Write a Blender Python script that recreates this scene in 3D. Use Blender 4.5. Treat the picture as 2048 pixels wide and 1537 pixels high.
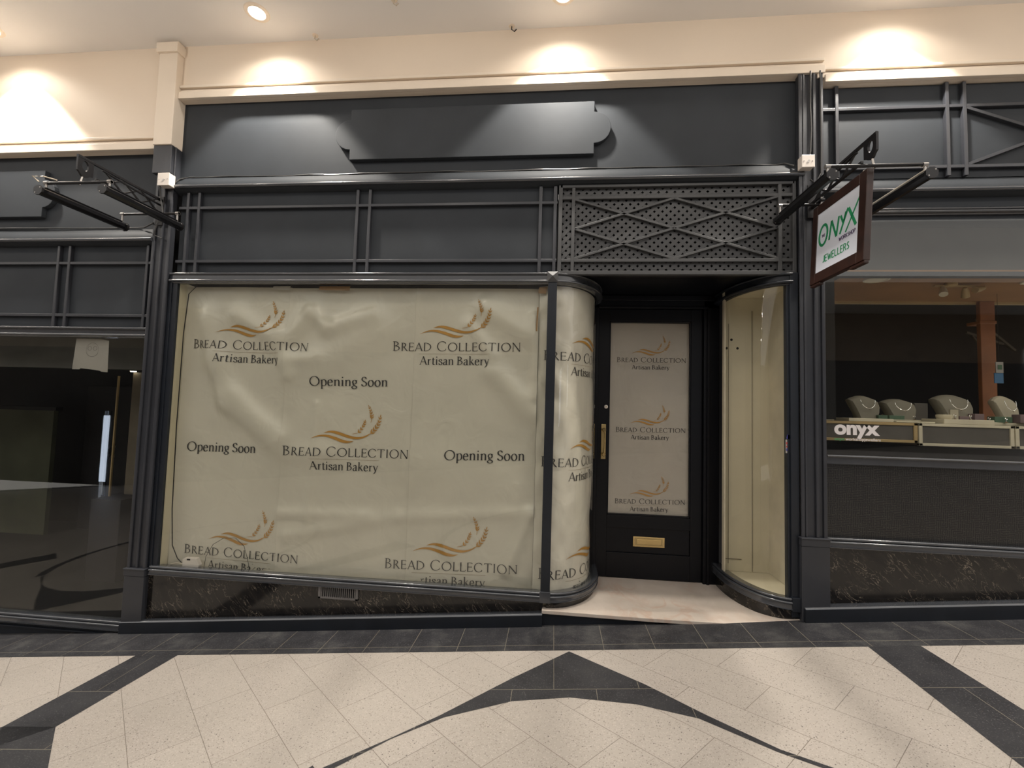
import bpy, bmesh, math, random
from mathutils import Vector, Matrix, noise

random.seed(7)
for o in list(bpy.data.objects): bpy.data.objects.remove(o)
SC = bpy.context.scene
COL = SC.collection
PI = math.pi

# ------------------------------------------------------------------ camera
YAW, PITCH, ROLL, FPX = -0.0952674, 0.0564221, 0.0293994, 883.5
CAMZ = 1.407
f = Vector((math.sin(YAW)*math.cos(PITCH), math.cos(YAW)*math.cos(PITCH), math.sin(PITCH)))
r0 = Vector((math.cos(YAW), -math.sin(YAW), 0)); u0 = r0.cross(f)
r = r0*math.cos(ROLL)+u0*math.sin(ROLL); u = -r0*math.sin(ROLL)+u0*math.cos(ROLL)
cam = bpy.data.cameras.new('camera'); camo = bpy.data.objects.new('camera', cam); COL.objects.link(camo)
M = Matrix.Identity(4)
for i in range(3):
    M[i][0] = r[i]; M[i][1] = u[i]; M[i][2] = -f[i]
M[0][3], M[1][3], M[2][3] = 0, -3.0, CAMZ
camo.matrix_world = M
cam.sensor_width = 36; cam.lens = FPX/2048*36; cam.clip_start = 0.05
SC.camera = camo

# ------------------------------------------------------------------ view, world, big lights
SC.view_settings.view_transform = 'Standard'; SC.view_settings.look = 'None'
SC.view_settings.gamma = 1; SC.view_settings.use_curve_mapping = False
SC.view_settings.exposure = 0.28
W = bpy.data.worlds.new('world'); SC.world = W; W.use_nodes = True
W.node_tree.nodes['Background'].inputs[0].default_value = (1.0, 0.95, 0.90, 1)
W.node_tree.nodes['Background'].inputs[1].default_value = 1.1

CEIL = 4.124
SPOT_X = [-6.37, -4.25, -2.13, 0.0, 2.15, 4.27]
SPOT_Y = -0.25
def spot_lamp(name, loc, energy, ang, blend, color, radius=0.035, direction=(0, 0, -1)):
    l = bpy.data.lights.new(name, 'SPOT'); l.energy = energy; l.spot_size = math.radians(ang)
    l.spot_blend = blend; l.color = color; l.shadow_soft_size = radius
    o = bpy.data.objects.new(name, l); COL.objects.link(o); o.location = loc
    o.rotation_euler = Vector(direction).to_track_quat('-Z', 'Y').to_euler()
    return o
WARM = (1.0, 0.93, 0.83)
for x in SPOT_X:
    spot_lamp('downlight_beam', (x, SPOT_Y, CEIL-0.03), 150 if x > -4 else 185, 89, 0.22, WARM, 0.045)
    spot_lamp('downlight_spill', (x, SPOT_Y, CEIL-0.03), 9, 150, 0.5, WARM, 0.045)
# added point lights over the walkway, out of view, to brighten the cream wall
FILL_X = [-14.9, -12.78, -10.65, -8.52, -6.39, -4.26, -2.13, 0.0, 2.13, 4.26, 6.39, 8.52]
for x in FILL_X:
    l = bpy.data.lights.new('fill_light', 'POINT'); l.energy = 10.5; l.color = (1.0, 0.90, 0.78); l.shadow_soft_size = 0.06
    o = bpy.data.objects.new('fill_light', l); COL.objects.link(o); o.location = (x+1.06, -1.30, 3.90)

# ------------------------------------------------------------------ materials
def mat(name): 
    m = bpy.data.materials.new(name); m.use_nodes = True
    return m, m.node_tree, m.node_tree.nodes['Principled BSDF']
def N(nt, t, **kw):
    n = nt.nodes.new(t)
    for k, v in kw.items():
        if k.startswith('_'): setattr(n, k[1:], v)
        else: n.inputs[k.replace('__', ' ')].default_value = v
    return n
def ramp(nt, fac, stops):
    n = nt.nodes.new('ShaderNodeValToRGB'); nt.links.new(fac, n.inputs[0])
    el = n.color_ramp.elements
    while len(el) < len(stops): el.new(0.5)
    for e, (p, c) in zip(el, stops):
        e.position = p; e.color = (*c, 1) if len(c) == 3 else c
    return n
def coords(nt): return nt.nodes.new('ShaderNodeTexCoord').outputs['Object']
def simple(name, col, rough=0.5, metal=0.0, var=0.10, scale=6, bump=0.0, bscale=60, coat=0.0, spec=0.5):
    m, nt, b = mat(name)
    co = coords(nt)
    n = N(nt, 'ShaderNodeTexNoise', Scale=scale, Detail=6.0); nt.links.new(co, n.inputs['Vector'])
    rp = ramp(nt, n.outputs['Fac'], [(0.3, tuple(c*(1-var) for c in col)), (0.7, tuple(min(1, c*(1+var)) for c in col))])
    nt.links.new(rp.outputs[0], b.inputs['Base Color'])
    b.inputs['Roughness'].default_value = rough; b.inputs['Metallic'].default_value = metal
    b.inputs['Coat Weight'].default_value = coat; b.inputs['Coat Roughness'].default_value = 0.12
    b.inputs['Specular IOR Level'].default_value = spec
    if bump:
        n2 = N(nt, 'ShaderNodeTexNoise', Scale=bscale, Detail=3.0); nt.links.new(co, n2.inputs['Vector'])
        bp = N(nt, 'ShaderNodeBump', Strength=bump, Distance=0.004); nt.links.new(n2.outputs['Fac'], bp.inputs['Height'])
        nt.links.new(bp.outputs[0], b.inputs['Normal'])
    return m
DARK = simple('dark_blue_grey_paint', (0.033, 0.035, 0.042), 0.34, var=0.14, scale=3, bump=0.12, bscale=35)
DARKF = simple('dark_fascia_paint', (0.036, 0.041, 0.048), 0.66, spec=0.22, var=0.12, scale=2.5, bump=0.10, bscale=22)
GLOSS = simple('dark_gloss_moulding_paint', (0.042, 0.046, 0.054), 0.26, var=0.1, coat=1.0)
BLACKP = simple('black_door_paint', (0.0025, 0.0028, 0.005), 0.4, var=0.1, spec=0.3)
NAVY = simple('navy_skirting_paint', (0.009, 0.012, 0.018), 0.4, var=0.2)
LATT = simple('lattice_grey_paint', (0.056, 0.057, 0.059), 0.5, var=0.12, scale=4)
VOID = simple('dark_cavity', (0.004, 0.004, 0.005), 0.9)
BEIGE = simple('cream_wall_paint', (0.84, 0.725, 0.600), 0.6, var=0.03, scale=1.5, bump=0.05, bscale=14)
BEIGET = simple('cream_gloss_trim_paint', (0.84, 0.735, 0.615), 0.35, var=0.02)
CEILM = simple('ceiling_paint', (0.84, 0.82, 0.80), 0.75, var=0.03, scale=1)
CREAMB = simple('cream_painted_board', (0.66, 0.60, 0.44), 0.5, var=0.06, scale=3)
IRON = simple('black_iron', (0.012, 0.011, 0.012), 0.35, metal=0.3)
BLACKG = simple('black_gloss_housing', (0.008, 0.008, 0.009), 0.22)
STEEL = simple('worn_steel', (0.42, 0.40, 0.38), 0.35, metal=0.9)
TUBEHI = simple('painted_strip_reflection', (0.62, 0.56, 0.46), 0.35)  # pale tone standing for light reflected off a housing top
VENTP = simple('grey_vent_paint', (0.16, 0.15, 0.145), 0.4)
WHITEP = simple('white_plastic', (0.72, 0.66, 0.60), 0.4, var=0.04)
BRASS = simple('polished_brass', (0.72, 0.54, 0.25), 0.25, metal=1.0)
BRASSD = simple('dull_brass', (0.55, 0.42, 0.20), 0.45, metal=0.85)
PRINTK = simple('dark_grey_print', (0.045, 0.043, 0.042), 0.6)
PRINTO = simple('ochre_print', (0.47, 0.24, 0.045), 0.55)
PRINTR = simple('pale_rule_print', (0.30, 0.235, 0.15), 0.55)
CABLE = simple('painted_cable', (0.05, 0.05, 0.05), 0.3)
CREAMC = simple('cream_cable', (0.55, 0.48, 0.38), 0.4)
SIGNW = simple('white_sign_panel', (0.76, 0.80, 0.90), 0.4, var=0.02)
SIGNG = simple('green_sign_lettering', (0.02, 0.30, 0.12), 0.4, var=0.2)
SIGNV = simple('purple_grey_sign_lettering', (0.12, 0.09, 0.17), 0.4)
BROWN = simple('dark_brown_sign_frame', (0.032, 0.012, 0.008), 0.4, var=0.3, scale=12)
WOODC = simple('warm_timber_ceiling', (0.30, 0.15, 0.052), 0.5, var=0.15, scale=3)
WOODP = simple('reddish_timber_post', (0.30, 0.115, 0.045), 0.45, var=0.2, scale=5)
OAK = simple('pale_oak_edge', (0.42, 0.30, 0.14), 0.5)
CREAMT = simple('cream_tray', (0.62, 0.56, 0.42), 0.55)
FELT = simple('grey_brown_felt', (0.11, 0.10, 0.09), 0.85)
BUST = simple('stone_grey_bust_cloth', (0.24, 0.22, 0.17), 0.75)
BUSTL = simple('cream_bust_cloth', (0.50, 0.45, 0.34), 0.75)
GREENB = simple('dusty_green_card', (0.10, 0.17, 0.11), 0.7)
MAUVE = simple('dusty_mauve_card', (0.24, 0.17, 0.17), 0.7)
SILVER = simple('silver', (0.85, 0.83, 0.78), 0.12, metal=1.0)
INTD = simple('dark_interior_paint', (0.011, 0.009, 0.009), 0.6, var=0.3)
INTG = simple('sage_interior_panel', (0.10, 0.105, 0.060), 0.6, var=0.25, scale=2)
INTB = simple('brown_grey_interior_board', (0.15, 0.125, 0.09), 0.6)
BULKG = simple('pale_grey_bulkhead', (0.13, 0.13, 0.12), 0.6)
NOTICE = simple('grey_white_notice_paper', (0.36, 0.34, 0.31), 0.6, var=0.04)
BLUECARD = simple('blue_card', (0.06, 0.16, 0.30), 0.5)
REDST = simple('red_sticker_ink', (0.45, 0.05, 0.05), 0.5)
BLUEST = simple('blue_sticker_ink', (0.06, 0.06, 0.28), 0.5)
GREYST = simple('sticker_paper', (0.36, 0.34, 0.30), 0.6)
TAPE = simple('brown_tape', (0.34, 0.20, 0.09), 0.35)
TAPEW = simple('white_tape', (0.50, 0.47, 0.42), 0.35)
PALESHOP = simple('opposite_shopfront_paint', (0.05, 0.05, 0.055), 0.5)
ARCBEIGE = simple('opposite_wall_paint', (0.40, 0.33, 0.26), 0.6)

def emit(name, col, s):
    m, nt, b = mat(name)
    b.inputs['Base Color'].default_value = (*col, 1); b.inputs['Emission Color'].default_value = (*col, 1)
    b.inputs['Emission Strength'].default_value = s
    return m
FILLG = emit('fill_globe_glow', (1.0, 0.9, 0.78), 2.5)  # glow of the globes added around the fill lights
LAMP = emit('lit_downlight_lens', (1.0, 0.93, 0.82), 9)
LITWIN = emit('lit_shop_window', (0.80, 0.88, 1.0), 4.0)
LITWARM = emit('lit_warm_shop_window', (1.0, 0.80, 0.55), 1.2)
SMALLLAMP = emit('small_shop_lamp', (1.0, 0.9, 0.7), 6)

def paper(name, col, rough=0.40):
    m, nt, b = mat(name); co = coords(nt)
    n = N(nt, 'ShaderNodeTexNoise', Scale=2.2, Detail=5.0); nt.links.new(co, n.inputs['Vector'])
    rp = ramp(nt, n.outputs['Fac'], [(0.3, tuple(c*0.94 for c in col)), (0.7, tuple(c*1.05 for c in col))])
    nt.links.new(rp.outputs[0], b.inputs['Base Color'])
    b.inputs['Roughness'].default_value = rough
    # fine creases
    v = N(nt, 'ShaderNodeTexNoise', Scale=5.5, Detail=2.0, Distortion=1.2); nt.links.new(co, v.inputs['Vector'])
    bp = N(nt, 'ShaderNodeBump', Strength=0.35, Distance=0.02); nt.links.new(v.outputs['Fac'], bp.inputs['Height'])
    nt.links.new(bp.outputs[0], b.inputs['Normal'])
    b.inputs['Coat Weight'].default_value = 0.25; b.inputs['Coat Roughness'].default_value = 0.3
    return m
PAPER = paper('cream_printed_paper', (0.65, 0.615, 0.52), 0.27)
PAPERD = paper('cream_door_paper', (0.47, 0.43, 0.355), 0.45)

def glass(name='shop_glass', refl=1.0, tint=(1, 1, 1)):
    m = bpy.data.materials.new(name); m.use_nodes = True; nt = m.node_tree; nt.nodes.clear()
    out = nt.nodes.new('ShaderNodeOutputMaterial'); mix = nt.nodes.new('ShaderNodeMixShader')
    tr = nt.nodes.new('ShaderNodeBsdfTransparent'); gl = nt.nodes.new('ShaderNodeBsdfGlossy')
    tr.inputs[0].default_value = (*tint, 1); gl.inputs['Roughness'].default_value = 0.004
    lw = nt.nodes.new('ShaderNodeLayerWeight'); lw.inputs[0].default_value = 0.5
    pw = nt.nodes.new('ShaderNodeMath'); pw.operation = 'POWER'; pw.inputs[1].default_value = 5.0
    ml = nt.nodes.new('ShaderNodeMath'); ml.operation = 'MULTIPLY_ADD'; ml.inputs[1].default_value = 0.96*refl; ml.inputs[2].default_value = 0.042*refl; ml.use_clamp = True
    nt.links.new(lw.outputs['Facing'], pw.inputs[0]); nt.links.new(pw.outputs[0], ml.inputs[0]); nt.links.new(ml.outputs[0], mix.inputs[0])
    nt.links.new(tr.outputs[0], mix.inputs[1]); nt.links.new(gl.outputs[0], mix.inputs[2]); nt.links.new(mix.outputs[0], out.inputs[0])
    return m
GLASS = glass(tint=(0.97, 0.975, 0.96)); 

def terrazzo():
    m, nt, b = mat('cream_terrazzo_tiles'); co = coords(nt)
    big = N(nt, 'ShaderNodeTexNoise', Scale=1.2, Detail=4.0); nt.links.new(co, big.inputs['Vector'])
    base = ramp(nt, big.outputs['Fac'], [(0.3, (0.380, 0.343, 0.303)), (0.7, (0.45, 0.408, 0.365))])
    def layer(prev, scale, lo, hi, col, thr=0.5):
        v = N(nt, 'ShaderNodeTexVoronoi', Scale=scale); nt.links.new(co, v.inputs['Vector'])
        sep = nt.nodes.new('ShaderNodeSeparateColor'); nt.links.new(v.outputs['Color'], sep.inputs[0])
        gt = N(nt, 'ShaderNodeMath', _operation='GREATER_THAN'); gt.inputs[1].default_value = thr; nt.links.new(sep.outputs[0], gt.inputs[0])
        rp = ramp(nt, v.outputs['Distance'], [(lo, (1, 1, 1)), (hi, (0, 0, 0))])
        mu = N(nt, 'ShaderNodeMath', _operation='MULTIPLY'); nt.links.new(rp.outputs[0], mu.inputs[0]); nt.links.new(gt.outputs[0], mu.inputs[1])
        mx = N(nt, 'ShaderNodeMix', _data_type='RGBA'); nt.links.new(mu.outputs[0], mx.inputs[0]); nt.links.new(prev, mx.inputs[6]); mx.inputs[7].default_value = (*col, 1)
        return mx.outputs[2]
    c = layer(base.outputs[0], 150, 0.2, 0.55, (0.50, 0.455, 0.41), 0.65)
    c = layer(c, 170, 0.25, 0.5, (0.25, 0.22, 0.19), 0.80)
    c = layer(c, 85, 0.18, 0.30, (0.13, 0.115, 0.105), 0.92)
    mp = N(nt, 'ShaderNodeMapping'); mp.inputs['Scale'].default_value = (1, 1.12, 1); nt.links.new(co, mp.inputs[0])
    mp2 = N(nt, 'ShaderNodeMapping'); mp2.inputs['Rotation'].default_value = (0, 0, PI/4); mp2.inputs['Location'].default_value = (0.06, 0.03, 0); nt.links.new(mp.outputs[0], mp2.inputs[0])
    def joints(vec, w, h, mort, off):
        br = N(nt, 'ShaderNodeTexBrick', Scale=1.0); br.offset = off; br.inputs['Brick Width'].default_value = w; br.inputs['Row Height'].default_value = h
        br.inputs['Mortar Size'].default_value = mort; br.inputs['Mortar Smooth'].default_value = 0.4; nt.links.new(vec, br.inputs['Vector'])
        br.inputs['Color1'].default_value = (0.9, 0.9, 0.9, 1); br.inputs['Color2'].default_value = (1.0, 1.0, 1.0, 1)
        return br
    br = joints(mp2.outputs[0], 0.54, 0.27, 0.0016, 0.5)
    tone = N(nt, 'ShaderNodeMix', _data_type='RGBA', _blend_type='MULTIPLY'); tone.inputs[0].default_value = 0.6
    nt.links.new(c, tone.inputs[6]); nt.links.new(br.outputs['Color'], tone.inputs[7])
    nj = N(nt, 'ShaderNodeTexNoise', Scale=3.0); nt.links.new(co, nj.inputs['Vector'])
    rj = ramp(nt, nj.outputs['Fac'], [(0.35, (0.3, 0.3, 0.3)), (0.6, (1, 1, 1))])
    mj = N(nt, 'ShaderNodeMath', _operation='MULTIPLY'); nt.links.new(br.outputs['Fac'], mj.inputs[0]); nt.links.new(rj.outputs[0], mj.inputs[1])
    mx = N(nt, 'ShaderNodeMix', _data_type='RGBA'); nt.links.new(mj.outputs[0], mx.inputs[0]); nt.links.new(tone.outputs[2], mx.inputs[6]); mx.inputs[7].default_value = (0.20, 0.17, 0.14, 1)
    nt.links.new(mx.outputs[2], b.inputs['Base Color']); b.inputs['Roughness'].default_value = 0.42
    return m
def darktile(name, w, h, off, dirt):
    m, nt, b = mat(name); co = coords(nt)
    n = N(nt, 'ShaderNodeTexNoise', Scale=5.0, Detail=8.0, Roughness=0.7); nt.links.new(co, n.inputs['Vector'])
    base = ramp(nt, n.outputs['Fac'], [(0.35, (0.017, 0.017, 0.020)), (0.5, (0.027, 0.027, 0.031)), (0.75, (0.027+dirt, 0.027+dirt, 0.030+dirt*0.9))])
    n2 = N(nt, 'ShaderNodeTexNoise', Scale=160.0, Detail=2.0); nt.links.new(co, n2.inputs['Vector'])
    sp = ramp(nt, n2.outputs['Fac'], [(0.60, (0, 0, 0)), (0.72, (1, 1, 1))])
    mx0 = N(nt, 'ShaderNodeMix', _data_type='RGBA'); nt.links.new(sp.outputs[0], mx0.inputs[0]); nt.links.new(base.outputs[0], mx0.inputs[6]); mx0.inputs[7].default_value = (0.10, 0.10, 0.10, 1)
    br = N(nt, 'ShaderNodeTexBrick', Scale=1.0); br.offset = off; br.inputs['Brick Width'].default_value = w; br.inputs['Row Height'].default_value = h
    br.inputs['Mortar Size'].default_value = 0.0016; br.inputs['Mortar Smooth'].default_value = 0.3
    mp = N(nt, 'ShaderNodeMapping'); mp.inputs['Location'].default_value = (-0.035, 0.26, 0); nt.links.new(co, mp.inputs[0]); nt.links.new(mp.outputs[0], br.inputs['Vector'])
    mx = N(nt, 'ShaderNodeMix', _data_type='RGBA'); nt.links.new(br.outputs['Fac'], mx.inputs[0]); nt.links.new(mx0.outputs[2], mx.inputs[6]); mx.inputs[7].default_value = (0.20, 0.18, 0.14, 1)
    nt.links.new(mx.outputs[2], b.inputs['Base Color']); b.inputs['Roughness'].default_value = 0.5
    return m
def marble(name, base, mid, vein, scale, vsc, width=0.03, rough=0.16):
    m, nt, b = mat(name); co = coords(nt)
    mr = N(nt, 'ShaderNodeMapping'); mr.inputs['Rotation'].default_value = (0.0, -0.85, 0.0); nt.links.new(co, mr.inputs[0])
    mp = N(nt, 'ShaderNodeMapping'); mp.inputs['Scale'].default_value = (0.75, 1.0, 2.1); nt.links.new(mr.outputs[0], mp.inputs[0])
    n = N(nt, 'ShaderNodeTexNoise', Scale=scale, Detail=8.0, Roughness=0.65, Distortion=0.6); nt.links.new(mp.outputs[0], n.inputs['Vector'])
    bs = ramp(nt, n.outputs['Fac'], [(0.35, base), (0.65, mid)])
    n2 = N(nt, 'ShaderNodeTexNoise', Scale=vsc, Detail=5.0, Roughness=0.55, Distortion=1.6); nt.links.new(mp.outputs[0], n2.inputs['Vector'])
    vr = ramp(nt, n2.outputs['Fac'], [(0.5-width, (0, 0, 0)), (0.5, (1, 1, 1)), (0.5+width*0.6, (0, 0, 0))])
    n3 = N(nt, 'ShaderNodeTexNoise', Scale=vsc*0.9, Detail=3.0); nt.links.new(co, n3.inputs['Vector'])
    msk = ramp(nt, n3.outputs['Fac'], [(0.42, (0, 0, 0)), (0.62, (1, 1, 1))])
    mu = N(nt, 'ShaderNodeMath', _operation='MULTIPLY'); nt.links.new(vr.outputs[0], mu.inputs[0]); nt.links.new(msk.outputs[0], mu.inputs[1])
    mx = N(nt, 'ShaderNodeMix', _data_type='RGBA'); nt.links.new(mu.outputs[0], mx.inputs[0]); nt.links.new(bs.outputs[0], mx.inputs[6]); mx.inputs[7].default_value = (*vein, 1)
    nt.links.new(mx.outputs[2], b.inputs['Base Color']); b.inputs['Roughness'].default_value = rough
    return m
TERR = terrazzo()
DTILE = darktile('dark_slate_border_tiles', 0.29, 0.26, 0.0, 0.055)
DTERR = darktile('dark_slate_pattern_tiles', 0.42, 0.42, 0.5, 0.012)
MARB = marble('black_veined_marble', (0.003, 0.003, 0.004), (0.022, 0.019, 0.016), (0.42, 0.35, 0.27), 9.0, 8.5, 0.010, 0.12)
MARBS = marble('cream_pink_marble', (0.52, 0.455, 0.39), (0.60, 0.525, 0.46), (0.52, 0.395, 0.32), 3.0, 2.2, 0.10, 0.35)
def mosaic():
    m, nt, b = mat('dark_basket_weave_mosaic'); co = coords(nt)
    mp = N(nt, 'ShaderNodeMapping'); mp.inputs['Rotation'].default_value = (PI/2, 0, 0); nt.links.new(co, mp.inputs[0])
    def br(w, h, rot):
        mq = N(nt, 'ShaderNodeMapping'); mq.inputs['Rotation'].default_value = (0, 0, rot); nt.links.new(mp.outputs[0], mq.inputs[0])
        q = N(nt, 'ShaderNodeTexBrick', Scale=1.0); q.offset = 0.35; q.inputs['Brick Width'].default_value = w; q.inputs['Row Height'].default_value = h; q.inputs['Mortar Size'].default_value = 0.0011
        nt.links.new(mq.outputs[0], q.inputs['Vector']); return q
    a = br(0.05, 0.0105, 0.0); c = br(0.05, 0.0105, PI/2)
    ck = N(nt, 'ShaderNodeTexNoise', Scale=26.0, Detail=0.0); nt.links.new(co, ck.inputs['Vector'])
    gt = N(nt, 'ShaderNodeMath', _operation='GREATER_THAN'); gt.inputs[1].default_value = 0.5; nt.links.new(ck.outputs['Fac'], gt.inputs[0])
    mx = N(nt, 'ShaderNodeMix', _data_type='FLOAT'); nt.links.new(gt.outputs[0], mx.inputs[0]); nt.links.new(a.outputs['Fac'], mx.inputs[2]); nt.links.new(c.outputs['Fac'], mx.inputs[3])
    rp = ramp(nt, mx.outputs[0], [(0.0, (0.007, 0.007, 0.007)), (1.0, (0.055, 0.051, 0.045))])
    nt.links.new(rp.outputs[0], b.inputs['Base Color']); b.inputs['Roughness'].default_value = 0.35
    return m
MOSAIC = mosaic()

# ------------------------------------------------------------------ mesh helpers
class MB:
    def __init__(s): s.v = []; s.f = []; s.m = []; s.sm = []
    def face(s, pts, m=0, smooth=False):
        i = len(s.v); s.v += [tuple(p) for p in pts]; s.f.append(tuple(range(i, i+len(pts)))); s.m.append(m); s.sm.append(smooth)
    def box(s, x0, x1, y0, y1, z0, z1, m=0):
        i = len(s.v)
        s.v += [(x0, y0, z0), (x1, y0, z0), (x1, y1, z0), (x0, y1, z0), (x0, y0, z1), (x1, y0, z1), (x1, y1, z1), (x0, y1, z1)]
        for q in ((0, 3, 2, 1), (4, 5, 6, 7), (0, 1, 5, 4), (1, 2, 6, 5), (2, 3, 7, 6), (3, 0, 4, 7)):
            s.f.append(tuple(i+k for k in q)); s.m.append(m); s.sm.append(False)
        return s
    def hexa(s, p, m=0):    # eight corners, bottom four then top four
        i = len(s.v); s.v += [tuple(q) for q in p]
        for q in ((0, 3, 2, 1), (4, 5, 6, 7), (0, 1, 5, 4), (1, 2, 6, 5), (2, 3, 7, 6), (3, 0, 4, 7)):
            s.f.append(tuple(i+k for k in q)); s.m.append(m); s.sm.append(False)
        return s
    def bar(s, a, b, w, h, m=0, up=(0, 0, 1)):
        a = Vector(a); b = Vector(b); d = (b-a).normalized(); up = Vector(up)
        if abs(d.dot(up)) > .95: up = Vector((0, 1, 0))
        sx = d.cross(up).normalized()*(w/2); sz = sx.cross(d).normalized()*(h/2)
        s.hexa([a-sx-sz, a+sx-sz, b+sx-sz, b-sx-sz, a-sx+sz, a+sx+sz, b+sx+sz, b-sx+sz], m)
        return s
    def prism(s, poly, axis, a, b, m=0, flip=False):   # poly of 2D points extruded along axis from a to b
        def P(p, t):
            if axis == 'y': return (p[0], t, p[1])
            if axis == 'x': return (t, p[0], p[1])
            return (p[0], p[1], t)
        n = len(poly); i = len(s.v)
        s.v += [P(p, a) for p in poly]+[P(p, b) for p in poly]
        s.f.append(tuple(range(i, i+n))); s.f.append(tuple(range(i+2*n-1, i+n-1, -1))); s.m += [m, m]; s.sm += [False, False]
        for k in range(n):
            l = (k+1) % n; s.f.append((i+k, i+n+k, i+n+l, i+l)); s.m.append(m); s.sm.append(False)
        return s
    def tube(s, path, rad, m=0, seg=10, cap=True, phase=0.0):
        path = [Vector(p) for p in path]; i0 = len(s.v); rr = rad if isinstance(rad, (list, tuple)) else [rad]*len(path)
        up = Vector((0, 0, 1))
        for k, p in enumerate(path):
            d = (path[min(k+1, len(path)-1)]-path[max(k-1, 0)]).normalized()
            if abs(d.dot(up)) > .9: uu = Vector((0, 1, 0))
            else: uu = up
            a = d.cross(uu).normalized(); b = a.cross(d).normalized()
            for j in range(seg):
                t = 2*PI*j/seg+phase; s.v.append(tuple(p+a*math.cos(t)*rr[k]+b*math.sin(t)*rr[k]))
        for k in range(len(path)-1):
            for j in range(seg):
                l = (j+1) % seg
                s.f.append((i0+k*seg+j, i0+k*seg+l, i0+(k+1)*seg+l, i0+(k+1)*seg+j)); s.m.append(m); s.sm.append(seg > 6)
        if cap:
            s.f.append(tuple(i0+j for j in range(seg-1, -1, -1))); s.m.append(m); s.sm.append(False)
            e = i0+(len(path)-1)*seg; s.f.append(tuple(e+j for j in range(seg))); s.m.append(m); s.sm.append(False)
        return s
    def lathe(s, prof, c, m=0, seg=32, axis='z', smooth=True):
        i0 = len(s.v)
        for (rad, h) in prof:
            for j in range(seg):
                t = 2*PI*j/seg; a, b = rad*math.cos(t), rad*math.sin(t)
                s.v.append((c[0]+a, c[1]+b, c[2]+h) if axis == 'z' else (c[0]+a, c[1]+h, c[2]+b))
        for k in range(len(prof)-1):
            for j in range(seg):
                l = (j+1) % seg
                s.f.append((i0+k*seg+j, i0+k*seg+l, i0+(k+1)*seg+l, i0+(k+1)*seg+j)); s.m.append(m); s.sm.append(smooth)
        return s
    def sweep(s, prof, path, m=0, close=True, cap=True):   # prof: (outward, z) pairs; path: (x,y,nx,ny) with outward normal
        n = len(prof); i0 = len(s.v)
        for (x, y, nx, ny) in path:
            for (o, z) in prof: s.v.append((x+nx*o, y+ny*o, z))
        for k in range(len(path)-1):
            for j in range(n if close else n-1):
                l = (j+1) % n
                s.f.append((i0+k*n+j, i0+k*n+l, i0+(k+1)*n+l, i0+(k+1)*n+j)); s.m.append(m); s.sm.append(True)
        if cap:
            s.f.append(tuple(i0+j for j in range(n-1, -1, -1))); s.m.append(m); s.sm.append(False)
            e = i0+(len(path)-1)*n; s.f.append(tuple(e+j for j in range(n))); s.m.append(m); s.sm.append(False)
        return s
    def build(s, name, mats, parent=None, bevel=0.0, fix=True):
        me = bpy.data.meshes.new(name); me.from_pydata(s.v, [], s.f); 
        if not isinstance(mats, (list, tuple)): mats = [mats]
        for q in mats: me.materials.append(q)
        for p, k, sm in zip(me.polygons, s.m, s.sm): p.material_index = k; p.use_smooth = sm
        if fix:
            bm = bmesh.new(); bm.from_mesh(me); bmesh.ops.recalc_face_normals(bm, faces=bm.faces); bm.to_mesh(me); bm.free()
        me.update()
        if any(s.sm): me.set_sharp_from_angle(angle=math.radians(32))
        o = bpy.data.objects.new(name, me); COL.objects.link(o)
        if parent: o.parent = parent
        if bevel:
            md = o.modifiers.new('bevel', 'BEVEL'); md.width = bevel; md.segments = 2; md.limit_method = 'ANGLE'; md.angle_limit = 0.7
        return o
def tag(o, label=None, cat=None, group=None, kind=None):
    if label: o['label'] = label
    if cat: o['category'] = cat
    if group: o['group'] = group
    if kind: o['kind'] = kind
    return o
def thing(name, label, cat, loc=(0, 0, 0), group=None, kind=None):
    o = bpy.data.objects.new(name, None); COL.objects.link(o); o.empty_display_size = 0.05
    o.location = loc; o['_l'] = 0; del o['_l']
    return tag(o, label, cat, group, kind)
def local(t, o):      # parent o (built in world coordinates) to t standing at its base
    o.parent = t; o.matrix_parent_inverse = Matrix.Translation(-Vector(t.location)); return o
def part(mb, name, mats, t, bevel=0.0, label=None, fix=True):
    o = mb.build(name, mats, None, bevel, fix); local(t, o)
    if label: o['label'] = label
    return o
def sub(mb, name, mats, p, bevel=0.0, label=None):
    o = mb.build(name, mats, None, bevel); o.parent = p; 
    if label: o['label'] = label
    return o
def copy_tree(o, parent=None):
    c = o.copy(); COL.objects.link(c); c.parent = parent
    if parent is not None: c.matrix_parent_inverse = o.matrix_parent_inverse.copy()
    for ch in list(o.children): copy_tree(ch, c)
    return c
def flz(x): return 0.0909*x      # floor height along the sloping arcade

# ------------------------------------------------------------------ floor
XL, XR, YB = -22.0, 12.5, -9.0
fm = MB()
fm.face([(XL, YB, flz(XL)), (XR, YB, flz(XR)), (XR, 0.02, flz(XR)), (XL, 0.02, flz(XL))], 0)
def fpoly(pts, m, dz=0.0012): fm.face([(x, y, flz(x)+dz) for x, y in pts], m)
fpoly([(XL, -0.318), (XR, -0.318), (XR, 0.02), (XL, 0.02)], 1, 0.0015)
fpoly([(XL, YB), (XR, YB), (XR, YB+0.35), (XL, YB+0.35)], 1)
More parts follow.
